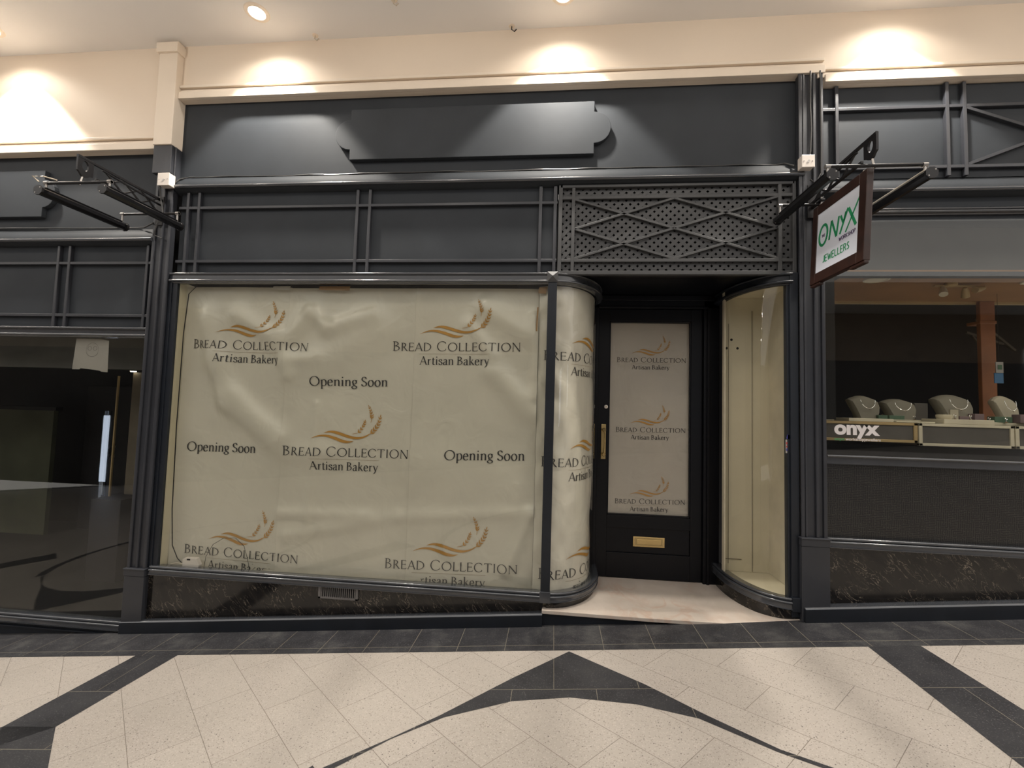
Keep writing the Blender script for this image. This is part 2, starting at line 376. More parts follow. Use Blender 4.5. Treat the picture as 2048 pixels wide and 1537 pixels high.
# perpendicular bands, turning into diagonal bands further out
P4 = 4.37
def bandset(x):
    fpoly([(x-0.145+dx0, y0) for dx0, y0 in ((0, -0.318), (0.29, -0.318))]+[(x+0.08, -0.955), (x-0.21, -0.955)], 2)
    fpoly([(x-0.21, -0.955), (x+0.08, -0.955), (x+1.0, -1.80), (x+0.72, -2.02)], 2)
    fpoly([(x-0.21, -0.955), (x+0.08, -0.955), (x-0.80, -1.75), (x-1.05, -1.60)], 2)
bandset(-2.475)
bandset(-2.475-P4)
fpoly([(1.752, -0.318), (2.020, -0.318), (2.032, -0.84), (2.02, -2.4), (1.730, -2.4), (1.734, -1.15)], 2)
fpoly([(1.752+P4, -0.318), (2.020+P4, -0.318), (2.02+P4, -2.4), (1.730+P4, -2.4)], 2)
def arch(cx):
    # pointed cap above a circular ring
    up = [(-1.028, -1.184), (-0.807, -1.019), (-0.621, -0.871), (-0.308, -0.586), (0.0, -0.331), (0.367, -0.644), (0.585, -0.864), (0.806, -1.067), (0.959, -1.160)]
    lo = [(-0.99, -1.195), (-0.803, -1.024), (-0.60, -0.885), (-0.291, -0.770), (-0.01, -0.743), (0.30, -0.795), (0.55, -0.890), (0.79, -1.080), (0.924, -1.163)]
    for k in range(len(up)-1):
        a, b, c, d = up[k], up[k+1], lo[k+1], lo[k]
        fpoly([(p[0]+cx, p[1]) for p in (d, c, b, a)], 2)
    R0, R1, cy = 1.30, 1.38, -2.06
    n = 72
    for k in range(n):
        t0, t1 = 2*PI*k/n, 2*PI*(k+1)/n
        if math.sin((t0+t1)/2) > 0.62: continue
        fpoly([(cx-.02+R0*math.cos(t0), cy+R0*math.sin(t0)), (cx-.02+R1*math.cos(t0), cy+R1*math.sin(t0)), (cx-.02+R1*math.cos(t1), cy+R1*math.sin(t1)), (cx-.02+R0*math.cos(t1), cy+R0*math.sin(t1))], 2)
for k in (-1, 0, 1): arch(0.123+k*P4)
floor = fm.build('floor', [TERR, DTILE, DTERR], None, fix=False); tag(floor, 'cream terrazzo arcade floor with dark slate border and pointed dark pattern', kind='structure')

# ------------------------------------------------------------------ ceiling, far side of the arcade
c = MB(); c.box(XL, XR, -1.5, 2.8, CEIL, CEIL+0.12)
c.box(XL, XR, YB, -6.2, CEIL, CEIL+0.12)
tag(c.build('ceiling', CEILM), 'smooth pale grey ceiling over the shopfronts', kind='structure')
c = MB(); c.box(XL, XR, YB-0.1, YB, -1.2, 2.9, 0)
c.box(XL, XR, YB-0.1, YB+0.0, 2.9, CEIL, 1)
for x0, x1, m_ in ((4.7, 5.1, 2), (5.5, 5.7, 2), (11.6, 12.2, 2)):
    c.box(x0, x1, YB+0.005, YB+0.02, flz(x0)+0.5, flz(x0)+2.2, m_)
c.box(-13.36, -13.16, YB+0.005, YB+0.02, -1.1, 0.86, 4)
tag(c.build('wall_front', [PALESHOP, ARCBEIGE, LITWIN, LITWARM, emit('bright_lit_shop_window', (0.72, 0.82, 1.0), 6.0)]), 'opposite side of the arcade with lit shop windows', kind='structure')
for nm, x in (('wall_left', XL), ('wall_right', XR)):
    c = MB(); c.box(x-0.05, x+0.05, YB, 3.0, -1.2, CEIL)
    tag(c.build(nm, ARCBEIGE), 'end wall of the arcade stretch', kind='structure')

# ------------------------------------------------------------------ cream bulkheads above the shopfronts
def bulkhead(name, x0, x1, zb, label):
    t = thing(name, label, None, ((x0+x1)/2, 0, zb), kind='structure')
    part(MB().box(x0, x1, 0.0, 0.16, zb, CEIL), 'plaster', BEIGE, t)
    b = MB(); b.box(x0, x1, -0.028, 0.0, zb, zb+0.052); b.box(x0, x1, -0.012, 0.0, zb+0.052, zb+0.075); b.box(x0, x1, -0.022, 0.0, zb+0.088, zb+0.108)
    part(b, 'moulding', BEIGET, t, 0.003)
    return t
bulkhead('wall_back', -2.90, 1.735, 3.69, 'cream bulkhead wall above the bakery fascia')
bulkhead('wall_back_left', XL+.05, -3.045, 3.30, 'deeper cream bulkhead wall above the left shop')
bulkhead('wall_back_right', 1.735, XR-.05, 3.625, 'cream bulkhead wall above the jeweller on the right')
c = MB(); c.box(-3.05, -2.90, -0.055, 0.10, 3.315, CEIL); c.box(-3.062, -2.888, -0.075, 0.10, 4.03, 4.105)
tag(c.build('trim_1', BEIGET, None, 0.003), 'cream pilaster top under the ceiling, left of the bakery', kind='structure')
tag(MB().box(1.690, 1.735, -0.02, 0.15, 3.66, 3.74).build('trim_2', BEIGET, None, 0.003), 'small cream return at right end of the bakery bulkhead', kind='structure')

# ------------------------------------------------------------------ fascias with raised cartouches
def fascia(name, x0, x1, z0, z1, label, y=0.045):
    tag(MB().box(x0, x1, y, y+0.1, z0, z1).build(name, DARKF), label, kind='structure')
fascia('trim_3', -2.90, 1.60, 2.975, 3.72, 'dark grey painted fascia board over the bakery')
fascia('trim_4', XL+.05, -3.03, 2.53, 3.33, 'dark grey painted fascia board over the left shop')
fascia('trim_5', 1.72, XR-.05, 2.70, 3.66, 'dark painted fascia board over the jeweller')
def cartouche(xl, xr, z0, z1, label, rr=0.115):
    zc = (z0+z1)/2; h = (z1-z0)/2; nz = h*0.60
    pts = [(xl, z0), (xr, z0), (xr, zc-nz)]
    for k in range(13):
        a = -PI/2+PI*k/12; pts.append((xr+rr*math.cos(a), zc+nz*math.sin(a)))
    pts += [(xr, zc+nz), (xr, z1), (xl, z1), (xl, zc+nz)]
    for k in range(13):
        a = PI/2+PI*k/12; pts.append((xl+rr*math.cos(a), zc+nz*math.sin(a)))
    pts += [(xl, zc-nz)]
    q = []
    for p in pts:
        if not q or abs(p[0]-q[-1][0])+abs(p[1]-q[-1][1]) > 1e-5: q.append(p)
    m = MB(); m.prism(q, 'y', 0.010, 0.045)
    return tag(m.build('fascia_plaque', DARKF, None, 0.003), label, 'plaque')
cartouche(-1.535, 0.236, 3.196, 3.576, 'dark blank raised plaque with rounded lobed ends on the bakery fascia')
cartouche(-5.79, -4.020, 2.800, 3.171, 'dark blank raised plaque on the lower fascia above the left shop', 0.10)

# ------------------------------------------------------------------ mouldings
def straight(x0, x1, y=0.0): return [(x0, y, 0, -1), (x1, y, 0, -1)]
def arcpts(cx, cz, rad, a0, a1, n=6): return [(cx+rad*math.cos(a0+(a1-a0)*k/n), cz+rad*math.sin(a0+(a1-a0)*k/n)) for k in range(n+1)]
def cornice_prof(z):   # z = bead centre
    return [(-0.05, z+0.100), (-0.036, z+0.100), (-0.030, z+0.088), (-0.012, z+0.080), (-0.006, z+0.062), (0.012, z+0.040), (0.018, z+0.014)] \
        + arcpts(0.022, z, 0.014, PI/2, -PI/2, 12) + [(0.0, z-0.018), (-0.02, z-0.030), (-0.05, z-0.034)]
def cornice_body(z):
    return [(-0.05, z+0.100), (-0.036, z+0.100), (-0.030, z+0.088), (-0.012, z+0.080), (-0.006, z+0.062), (0.012, z+0.040), (0.016, z+0.013), (0.018, z-0.010), (0.0, z-0.018), (-0.02, z-0.030), (-0.05, z-0.034)]
def bead_prof(z): return arcpts(0.022, z, 0.014, PI, -PI, 20)[:-1]
def cornice(mb, z, path): mb.sweep(cornice_body(z), path); mb.sweep(bead_prof(z), path, 1); return mb
def head_prof(z0, z1):  # flat band with two beads
    return [(-0.03, z1+0.008), (0.004, z1+0.008)] + arcpts(0.006, z1, 0.008, PI/2, -PI/2, 10) + [(-0.002, z1-0.010), (-0.002, z0+0.012)] \
        + arcpts(0.008, z0, 0.009, PI/2, -PI/2, 10) + [(0.0, z0-0.012), (-0.004, z0-0.018), (-0.03, z0-0.018)]
def sill_prof(zt, zb):
    return [(-0.05, zt-0.006), (-0.004, zt-0.002)] + arcpts(0.006, zt-0.010, 0.009, PI/2, -PI/2, 10) + arcpts(0.014, zt-0.030, 0.008, PI/2, -PI/2, 10) \
        + [(0.014, zt-0.042), (0.016, zb+0.006), (0.020, zb+0.004), (0.020, zb), (-0.05, zb)]
tag(cornice(MB(), 3.002, straight(-2.90, 1.60)).build('trim_6', [DARKF, GLOSS]), 'glossy dark cornice moulding below the bakery fascia', kind='structure')
tag(cornice(MB(), 2.600, straight(XL+.05, -3.03)).build('trim_7', [DARKF, GLOSS]), 'glossy dark cornice moulding below the left fascia', kind='structure')
m = MB(); cornice(m, 2.885, straight(1.72, XR-.05)); m.sweep(head_prof(2.752, 2.77), straight(1.72, XR-.05, 0.01), 1)
m.box(1.72, XR-.05, 0.03, 0.1, 2.70, 2.86)
tag(m.build('trim_8', [DARKF, GLOSS]), 'pair of glossy dark mouldings above the jeweller window', kind='structure')

# ------------------------------------------------------------------ transom panels
BY0, BY1 = 0.008, 0.035
def transom(label, x0, x1, z0, z1, vbars, hbars, diag=()):
    t = thing('transom_panel', label, 'panel', ((x0+x1)/2, 0.03, z0))
    part(MB().box(x0, x1, BY1, 0.10, z0, z1), 'backing_board', DARKF, t)
    for x in vbars: part(MB().box(x-0.011, x+0.011, BY0, BY1, z0, z1), 'glazing_bar', DARK, t, 0.003)
    for z in hbars: part(MB().box(x0, x1, BY0+0.002, BY1, z-0.011, z+0.011), 'glazing_bar', DARK, t, 0.003)
    for a, b in diag: part(MB().bar((a[0], 0.022, a[1]), (b[0], 0.022, b[1]), 0.024, 0.02, up=(0, 0, 1)), 'diagonal_bar', DARK, t, 0.002)
    return t
transom('dark panel of thin raised bars above the large papered bakery window', -2.86, -0.005, 2.355, 2.970, [-2.787, -2.697, -1.455, -1.362, -0.124, -0.022], [2.852, 2.441])
transom('dark panel of thin raised bars above the unlit left shop window', XL+.05, -3.03, 1.93, 2.565, [-6.6, -6.5, -5.2, -3.84, -3.745, -3.088, -5.1], [2.430, 2.025])
transom('dark crossed bar panel above the jeweller window', 1.735, XR-.06, 2.99, 3.617, [1.825, 2.499, 2.603, 3.60, 3.70, 4.4], [3.457, 3.052],
        [((2.615, 3.445), (3.59, 3.065)), ((2.615, 3.065), (3.59, 3.445)), ((3.71, 3.445), (4.39, 3.065)), ((3.71, 3.065), (4.39, 3.445))])

# ------------------------------------------------------------------ lattice panel over the entrance
LX0, LX1, LZ0, LZ1 = 0.012, 1.553, 2.352, 2.972
t = thing('lattice_panel', 'dark grey diamond lattice vent panel above the bakery doorway', 'panel', ((LX0+LX1)/2, 0.03, LZ0))
def clip(poly, x0, x1, z0, z1):
    def cl(p, f, inter):
        out = []
        for i in range(len(p)):
            a, b = p[i-1], p[i]
            if f(b):
                if not f(a): out.append(inter(a, b))
                out.append(b)
            elif f(a): out.append(inter(a, b))
        return out
    def ix(c): return lambda a, b: (c, a[1]+(b[1]-a[1])*(c-a[0])/(b[0]-a[0]))
    def iz(c): return lambda a, b: (a[0]+(b[0]-a[0])*(c-a[1])/(b[1]-a[1]), c)
    for fn, it in ((lambda p: p[0] >= x0, ix(x0)), (lambda p: p[0] <= x1, ix(x1)), (lambda p: p[1] >= z0, iz(z0)), (lambda p: p[1] <= z1, iz(z1))):
        if not poly: return poly
        poly = cl(poly, fn, it)
    return poly
SP = 0.0542; hd = (SP-0.0205)/2   # half-width of a slat measured along x
for sgn, ya, yb in ((1, 0.029, 0.0335), (-1, 0.0300, 0.0345)):
    m = MB(); H = LZ1-LZ0; k = -20
    while LX0+k*SP < LX1+H+0.1:
        xb = LX0+0.02+k*SP if sgn > 0 else LX0+0.02+k*SP-0.0
        if sgn > 0: poly = [(xb-hd, LZ0), (xb+hd, LZ0), (xb+hd+H, LZ1), (xb-hd+H, LZ1)]
        else: poly = [(xb-hd, LZ0), (xb+hd, LZ0), (xb+hd-H, LZ1), (xb-hd-H, LZ1)]
        poly = clip(poly, LX0, LX1, LZ0, LZ1)
        if len(poly) >= 3: m.prism(poly, 'y', ya, yb)
        k += 1
    part(m, 'lattice_slats', LATT, t)
m = MB(); m.box(LX0-0.01, LX0+0.016, 0.004, 0.04, LZ0, LZ1); m.box(LX1-0.012, LX1+0.01, 0.004, 0.04, LZ0, LZ1); m.box(LX0, LX1, 0.004, 0.04, LZ1-0.02, LZ1); m.box(LX0, LX1, 0.002, 0.04, LZ0-0.012, LZ0+0.014)
part(m, 'frame', LATT, t, 0.002)
for x in (0.104, 1.462): part(MB().box(x-0.011, x+0.011, 0.006, 0.027, LZ0, LZ1), 'glazing_bar', LATT, t, 0.002)
for z in (2.882, 2.440): part(MB().box(LX0, LX1, 0.008, 0.027, z-0.011, z+0.011), 'glazing_bar', LATT, t, 0.002)
for (xa, xb) in ((0.115, 0.783), (0.783, 1.451)):
    for (za, zb) in ((2.871, 2.661), (2.661, 2.451)):
        for p, q in (((xa, za), (xb, zb)), ((xa, zb), (xb, za))):
            part(MB().bar((p[0], 0.017, p[1]), (q[0], 0.017, q[1]), 0.018, 0.016), 'diagonal_bar', LATT, t, 0.002)
part(MB().box(LX0, LX1, 0.14, 0.15, LZ0, LZ1), 'backing_board', VOID, t)

# ------------------------------------------------------------------ pilasters
def pilaster(label, x0, x1, ztop, zcap, extra=()):
    xc = (x0+x1)/2
    t = thing('pilaster', label, 'pilaster', (xc, 0, flz(xc)))
    part(MB().box(x0+0.006, x1-0.006, -0.010, 0.030, zcap, ztop), 'shaft', DARK, t, 0.003)
    part(MB().box(x0, x0+0.022, -0.022, -0.010, zcap, ztop), 'edge_bead', DARK, t, 0.004)
    part(MB().box(x1-0.022, x1, -0.022, -0.010, zcap, ztop), 'edge_bead', DARK, t, 0.004)
    z0a, z0b = flz(x0)+0.0, flz(x1)+0.0
    part(MB().hexa([(x0-0.006, -0.032, z0a), (x1+0.006, -0.032, z0b), (x1+0.006, 0.03, z0b), (x0-0.006, 0.03, z0a), (x0-0.006, -0.032, zcap-0.05), (x1+0.006, -0.032, zcap-0.05), (x1+0.006, 0.03, zcap-0.05), (x0-0.006, 0.03, zcap-0.05)]), 'plinth_block', DARK, t, 0.003)
    part(MB().box(x0-0.008, x1+0.008, -0.036, 0.03, zcap-0.05, zcap).box(x0-0.012, x1+0.012, -0.042, 0.03, zcap-0.006, zcap+0.004), 'plinth_cap', DARK, t, 0.003)
    return t
pl = pilaster('dark painted pilaster between the unlit left shop and the bakery', -3.030, -2.886, 3.31, 0.183)
pr = pilaster('dark painted pilaster between the bakery and the jeweller', 1.568, 1.722, 3.70, 0.655)
part(MB().box(-3.05, -2.90, -0.045, 0.06, 3.10, 3.314), 'head_block', DARK, pl, 0.003)
part(MB().box(1.655, 1.672, -0.026, -0.01, 0.66, 3.69), 'centre_rib', DARK, pr, 0.003)
part(MB().box(1.592, 1.604, -0.024, -0.01, 0.66, 3.69), 'centre_rib', DARK, pr, 0.003)
part(MB().box(-2.960, -2.948, -0.024, -0.01, 0.19, 3.0), 'centre_rib', DARK, pl, 0.003)

# ------------------------------------------------------------------ curved corner paths of the entrance
def ellipse_path(cx, cy, a, b, side, y_end, n=18, x0=None):
    # side +1: left window, starts facing the arcade and turns right into the porch; -1 mirrored
    pts = []
    for k in range(n+1):
        th = PI/2*k/n
        x = cx+side*a*math.sin(th); y = cy-b*math.cos(th)
        nx, ny = side*math.sin(th)/a, -math.cos(th)/b
        l = math.hypot(nx, ny); pts.append((x, y, nx/l, ny/l))
    pts.append((cx+side*a, y_end, side, 0))
    return pts
DY = 0.625
EL = ellipse_path(-0.02, 0.50, 0.365, 0.50, 1, DY)
ER = ellipse_path(1.53, 0.50, 0.27, 0.50, -1, DY)
SIL, SILB = 0.207, 0.145
SIR, SIRB = 0.275, 0.205
HZ0, HZ1 = 2.290, 2.342
FULL = [(-2.83, 0, 0, -1), (-1.4, 0, 0, -1), (-0.06, 0, 0, -1)]+EL
# main window
t = thing('window_1', 'large display window of the bakery, papered from inside', None, (-1.4, 0, SILB), kind='structure')
part(MB().sweep(sill_prof(SIL, SILB), [(-2.862, 0, 0, -1), (-0.05, 0, 0, -1)]), 'sill', GLOSS, t)
part(MB().sweep(head_prof(HZ0, HZ1), [(-2.875, 0, 0, -1), (-0.05, 0, 0, -1)]), 'head_moulding', GLOSS, t)
b = MB(); b.box(-2.888, -2.862, 0.0, 0.05, SIL-0.03, HZ1); b.box(-2.866, -2.822, 0.008, 0.05, SIL-0.01, HZ0)
part(b, 'jamb', NAVY, t, 0.002)
part(MB().box(-2.83, -0.05, 0.020, 0.026, SIL-0.005, HZ0), 'glass_pane', GLASS, t)
part(MB().box(-2.826, -2.818, 0.03, 0.20, SIL-0.02, HZ0), 'reveal_board', CREAMB, t)
part(MB().box(-2.83, -0.02, 0.03, 0.20, SIL-0.10, SIL-0.042), 'display_ledge', CREAMB, t)
# mullion at the corner
b = MB(); b.box(-0.058, 0.004, -0.012, 0.03, SILB, HZ0+0.0); 
bb = part(b, 'corner_mullion', NAVY, t, 0.003)
b = MB(); zc = (HZ0+HZ1)/2
i = (-0.064, 0.010, HZ0-0.008, HZ1+0.012)
b.box(i[0], i[1], -0.018, 0.02, i[2], i[3])
cxm, czm = (i[0]+i[1])/2, (i[2]+i[3])/2
for a, q in (((i[0], i[2]), (i[1], i[2])), ((i[1], i[2]), (i[1], i[3])), ((i[1], i[3]), (i[0], i[3])), ((i[0], i[3]), (i[0], i[2]))):
    b.face([(a[0], -0.018, a[1]), (q[0], -0.018, q[1]), (cxm, -0.040, czm)])
part(b, 'mullion_boss', LATT, t)
part(MB().box(-0.064, 0.008, -0.022, 0.02, SILB-0.004, SIL+0.006), 'mullion_foot', GLOSS, t, 0.003)
# curved windows
def curved(name, label, path, zs, zb, side):
    t = thing(name, label, None, (path[6][0], path[6][1], zb), kind='structure')
    part(MB().sweep(sill_prof(zs, zb), path), 'sill', GLOSS, t)
    part(MB().sweep(head_prof(HZ0, HZ1), path), 'head_moulding', GLOSS if side > 0 else NAVY, t)
    g = MB(); ins = [(x-nx*0.022, y-ny*0.022) for x, y, nx, ny in path]
    fine = []
    n = len(ins)
    i0 = len(g.v)
    for (x, y) in ins: g.v += [(x, y, zs-0.01), (x, y, HZ0)]
    for k in range(n-1): g.f.append((2*k, 2*k+2, 2*k+3, 2*k+1)); g.m.append(0); g.sm.append(True)
    part(g, 'glass_pane', GLASS, t)
    return t
w2 = curved('window_2', 'curved papered glass corner left of the bakery door', EL, SIL, SILB, 1)
w3 = curved('window_3', 'curved glass corner showing bare cream boards right of the bakery door', ER, SIR, SIRB, -1)
part(MB().box(1.515, 1.566, -0.004, 0.05, SIRB-0.05, HZ1+0.01).box(1.500, 1.520, 0.008, 0.05, SIR-0.01, HZ0), 'jamb', NAVY, w3, 0.002)
part(MB().box(1.512, 1.572, -0.022, 0.02, SIRB-0.01, SIR+0.006), 'jamb_foot', NAVY, w3, 0.003)

# ------------------------------------------------------------------ marble stall risers and skirting
def riser_flat(name, x0, x1, zt, label, y=0.008):
    n = 8; m = MB()
    m.hexa([(x0, y, flz(x0)-0.02), (x1, y, flz(x1)-0.02), (x1, 0.12, flz(x1)-0.02), (x0, 0.12, flz(x0)-0.02), (x0, y, zt), (x1, y, zt), (x1, 0.12, zt), (x0, 0.12, zt)])
    return tag(m.build(name, MARB), label, kind='structure')
riser_flat('trim_9', -2.882, -0.04, SILB+0.002, 'black veined marble stall riser below the large bakery window')
riser_flat('trim_10', 1.73, XR-.06, 0.60, 'black veined marble stall riser below the jeweller window', 0.012)
STEP = 0.102
for nm, path, zt, lab in (('trim_11', EL, SILB+.002, 'curved black marble riser left of the doorstep'), ('trim_12', ER, SIRB+.002, 'curved black marble riser right of the doorstep')):
    m = MB().sweep([(-0.05, STEP-0.01), (-0.004, STEP-0.01), (-0.004, zt), (-0.05, zt)], path)
    tag(m.build(nm, MARB), lab, kind='structure')
def skirt(name, x0, x1, label, h0=0.082, h1=0.082, y=-0.012):
    m = MB()
    m.hexa([(x0, y, flz(x0)-0.01), (x1, y, flz(x1)-0.01), (x1, 0.02, flz(x1)-0.01), (x0, 0.02, flz(x0)-0.01),
            (x0, y, flz(x0)+h0), (x1, y, flz(x1)+h1), (x1, 0.02, flz(x1)+h1), (x0, 0.02, flz(x0)+h0)])
    m.hexa([(x0, y-0.001, flz(x0)+h0), (x1, y-0.001, flz(x1)+h1), (x1, 0.02, flz(x1)+h1), (x0, 0.02, flz(x0)+h0),
            (x0, y+0.006, flz(x0)+h0+0.010), (x1, y+0.006, flz(x1)+h1+0.010), (x1, 0.02, flz(x1)+h1+0.012), (x0, 0.02, flz(x0)+h0+0.012)], 1)
    return tag(m.build(name, [NAVY, GLOSS], None, 0.002), label, kind='structure')
skirt('baseboard_back', -3.045, -0.042, 'dark skirting under the bakery window', 0.078, 0.074, -0.036)
skirt('baseboard_right', 1.575, XR-.06, 'dark skirting under the jeweller window', 0.080, 0.092, -0.046)

# doorstep slab: front edge level while the floor rises to the right
t = thing('doorstep', 'pale pink cream marble doorstep slab wedged level on the sloping floor', 'doorstep', (0.75, 0.2, 0.05))
m = MB()
front = [(-0.045, -0.030), (0.3, -0.034), (0.7, -0.036), (1.10, -0.032), (1.30, -0.020), (1.57, -0.006)]
back = [(1.57, 0.70), (-0.045, 0.70)]
n_ = len(front); i0 = 0
top = [(x, y, max(STEP, flz(x)+0.004)) for x, y in front]+[(1.57, 0.70, max(STEP, flz(1.3))), (1.1, 0.70, STEP), (-0.045, 0.70, STEP)]
m.v += top+[(x, y, z-0.024) for x, y, z in top]; k_ = len(top)
m.f.append((0, 1, 2, k_-2, k_-1)); m.f.append((2, 3, k_-2)); m.f.append((3, 4, 5, k_-3, k_-2)); m.f.append(tuple(range(2*k_-1, k_-1, -1)))
for j in range(k_): m.f.append((j, k_+j, k_+(j+1) % k_, (j+1) % k_))
m.m += [0]*(4+k_); m.sm += [False]*(4+k_)
part(m, 'slab', MARBS, t, 0.003)
m = MB(); m.hexa([(-0.045, -0.012, -0.01), (1.15, -0.012, 0.09), (1.15, 0.3, 0.09), (-0.045, 0.3, -0.01), (-0.045, -0.012, 0.077), (1.15, -0.012, 0.0775), (1.15, 0.3, 0.0775), (-0.045, 0.3, 0.077)])
part(m, 'riser', NAVY, t)

# ventilation grille in the marble
t = thing('ventilation_grille', 'small grey metal vent with upright slots in the marble below the big window', 'vent', (-1.445, 0, 0.065))
x0, x1, z0, z1 = -1.590, -1.305, 0.062, 0.158
b = MB(); b.box(x0, x1, -0.006, 0.008, z1-0.014, z1); b.box(x0, x1, -0.004, 0.008, z0, z0+0.012); b.box(x0, x0+0.018, -0.004, 0.008, z0, z1); b.box(x1-0.018, x1, -0.004, 0.008, z0, z1)
part(b, 'frame', VENTP, t, 0.001)
b = MB()
for k in range(17):
    x = x0+0.022+k*0.0147; b.box(x, x+0.0055, -0.002, 0.006, z0+0.012, z1-0.014)
part(b, 'slats', VENTP, t); part(MB().box(x0+.01, x1-.01, 0.0065, 0.0075, z0+.005, z1-.005), 'backing', VOID, t)

# ------------------------------------------------------------------ porch ceiling, door frame and door
c = MB(); c.box(-0.3, 1.9, 0.05, DY+0.1, 2.352, 2.40)
tag(c.build('ceiling_porch', BLACKP), 'black soffit of the recessed bakery entrance', kind='structure')
t = thing('door_1', 'black bakery door with tall papered glass panel, brass handle and letter plate', None, (0.76, DY, STEP), kind='structure')
fy = DY
b = MB(); b.box(0.30, 0.352, fy-0.03, fy+0.08, STEP, 2.36); b.box(1.172, 1.29, fy-0.03, fy+0.08, STEP, 2.36)
b.box(1.195, 1.215, fy-0.045, fy-0.03, STEP, 2.25); b.box(0.30, 1.29, fy-0.03, fy+0.08, 2.245, 2.36)
b.box(0.30, 1.27, fy-0.05, fy-0.03, 2.305, 2.345); b.box(0.345, 1.20, fy-0.042, fy-0.03, 2.245, 2.262)
part(b, 'door_frame', BLACKP, t, 0.003)
b = MB()      # leaf: stiles and rails around the glass, lower panel
gx0, gx1, gz0, gz1 = 0.441, 1.083, 0.590, 2.150
b.box(0.354, gx0, fy, fy+0.045, STEP+0.006, 2.243); b.box(gx1, 1.170, fy, fy+0.045, STEP+0.006, 2.243)
b.box(gx0, gx1, fy, fy+0.045, gz1, 2.243); b.box(gx0, gx1, fy, fy+0.045, 0.495, gz0); b.box(gx0, gx1, fy, fy+0.045, STEP+0.006, 0.300)
b.box(gx0, gx1, fy+0.014, fy+0.035, 0.300, 0.495)
for (xa, xb, za, zb) in ((gx0, gx1, gz0-0.0, gz0+0.012), (gx0, gx1, gz1-0.012, gz1), (gx0, gx0+0.010, gz0, gz1), (gx1-0.010, gx1, gz0, gz1)): b.box(xa, xb, fy+0.004, fy+0.02, za, zb)
part(b, 'door_leaf', BLACKP, t, 0.002)
part(MB().box(gx0, gx1, fy+0.016, fy+0.020, gz0, gz1), 'glass_pane', glass('door_glass', 0.6), t)
h = MB().box(0.386, 0.423, fy-0.006, fy, 1.028, 1.306); hp = part(h, 'handle_backplate', BRASSD, t, 0.002, 'dull brass backplate')
b = MB(); b.tube([(0.4085, fy-0.045, 1.075), (0.4085, fy-0.047, 1.12), (0.4085, fy-0.047, 1.22), (0.4085, fy-0.045, 1.262)], [0.007, 0.0055, 0.0055, 0.007], 0, 12)
for z in (1.068, 1.262): b.lathe([(0.0, -0.05), (0.013, -0.05), (0.016, -0.042), (0.008, -0.03), (0.010, -0.006), (0.017, 0.0)], (0.4045, fy-0.002, z), 0, 16, 'y'); b.box(0.388, 0.421, fy-0.012, fy-0.004, z-0.010, z+0.010)
part(b, 'pull_handle', BRASS, t, 0, 'polished brass pull handle')
b = MB(); b.lathe([(0.0, -0.010), (0.011, -0.010), (0.015, -0.006), (0.0155, 0.0)], (0.421, fy, 1.447), 0, 20, 'y'); b.lathe([(0.0, -0.0115), (0.004, -0.0115), (0.004, -0.008)], (0.421, fy, 1.447), 1, 12, 'y')
part(b, 'lock', [WHITEP, BRASSD], t, 0, 'round pale lock cylinder')
b = MB(); b.box(0.649, 0.893, fy+0.004, fy+0.014, 0.352, 0.430); lp = part(b, 'letter_plate', BRASS, t, 0.002, 'brass letter plate')
b = MB(); b.box(0.677, 0.866, fy-0.001, fy+0.004, 0.373, 0.411); o = sub(b, 'flap', BRASS, lp, 0.002)
part(MB().box(0.664, 0.878, fy+0.0025, fy+0.0045, 0.364, 0.420), 'plate_recess', BRASSD, t)

# ------------------------------------------------------------------ display box behind the right curved glass
t = thing('display_box', 'bare cream painted display boards behind the right curved glass', 'display box', (1.5, 0.3, SIR-0.02))
fl = [(x-nx*0.035, y-ny*0.035) for x, y, nx, ny in ER]
part(MB().prism(fl+[(1.60, 0.60), (1.60, 0.03)], 'z', SIR-0.05, SIR-0.012), 'floor_board', CREAMB, t)
b = MB(); b.box(1.27, 1.62, 0.46, 0.48, SIR-0.01, 2.36); part(b, 'back_board', CREAMB, t)
b = MB(); b.box(1.262, 1.272, 0.42, 0.46, SIR-0.01, 2.36); part(b, 'edge_batten', CREAMT, t)
part(MB().box(1.595, 1.61, 0.03, 0.48, SIR-0.01, 2.36), 'side_board', CREAMT, t)
part(MB().prism(fl+[(1.60, 0.60), (1.60, 0.03)], 'z', 2.30, 2.335), 'top_board', CREAMB, t)
for (x, z) in ((1.328, 1.979), (1.293, 1.914), (1.372, 1.914)): part(MB().lathe([(0.0, -0.0008), (0.0095, -0.0008), (0.0095, 0.0)], (x, 0.46, z), 0, 16, 'y'), 'screw_hole', VOID, t)
for q in ((1.305, 1.307, 0.455, 0.461, 0.32, 2.1), (1.475, 1.477, 0.455, 0.461, 0.27, 2.2), (1.28, 1.40, 0.455, 0.461, 0.352, 0.355)): part(MB().box(*q), 'board_joint', INTB, t)

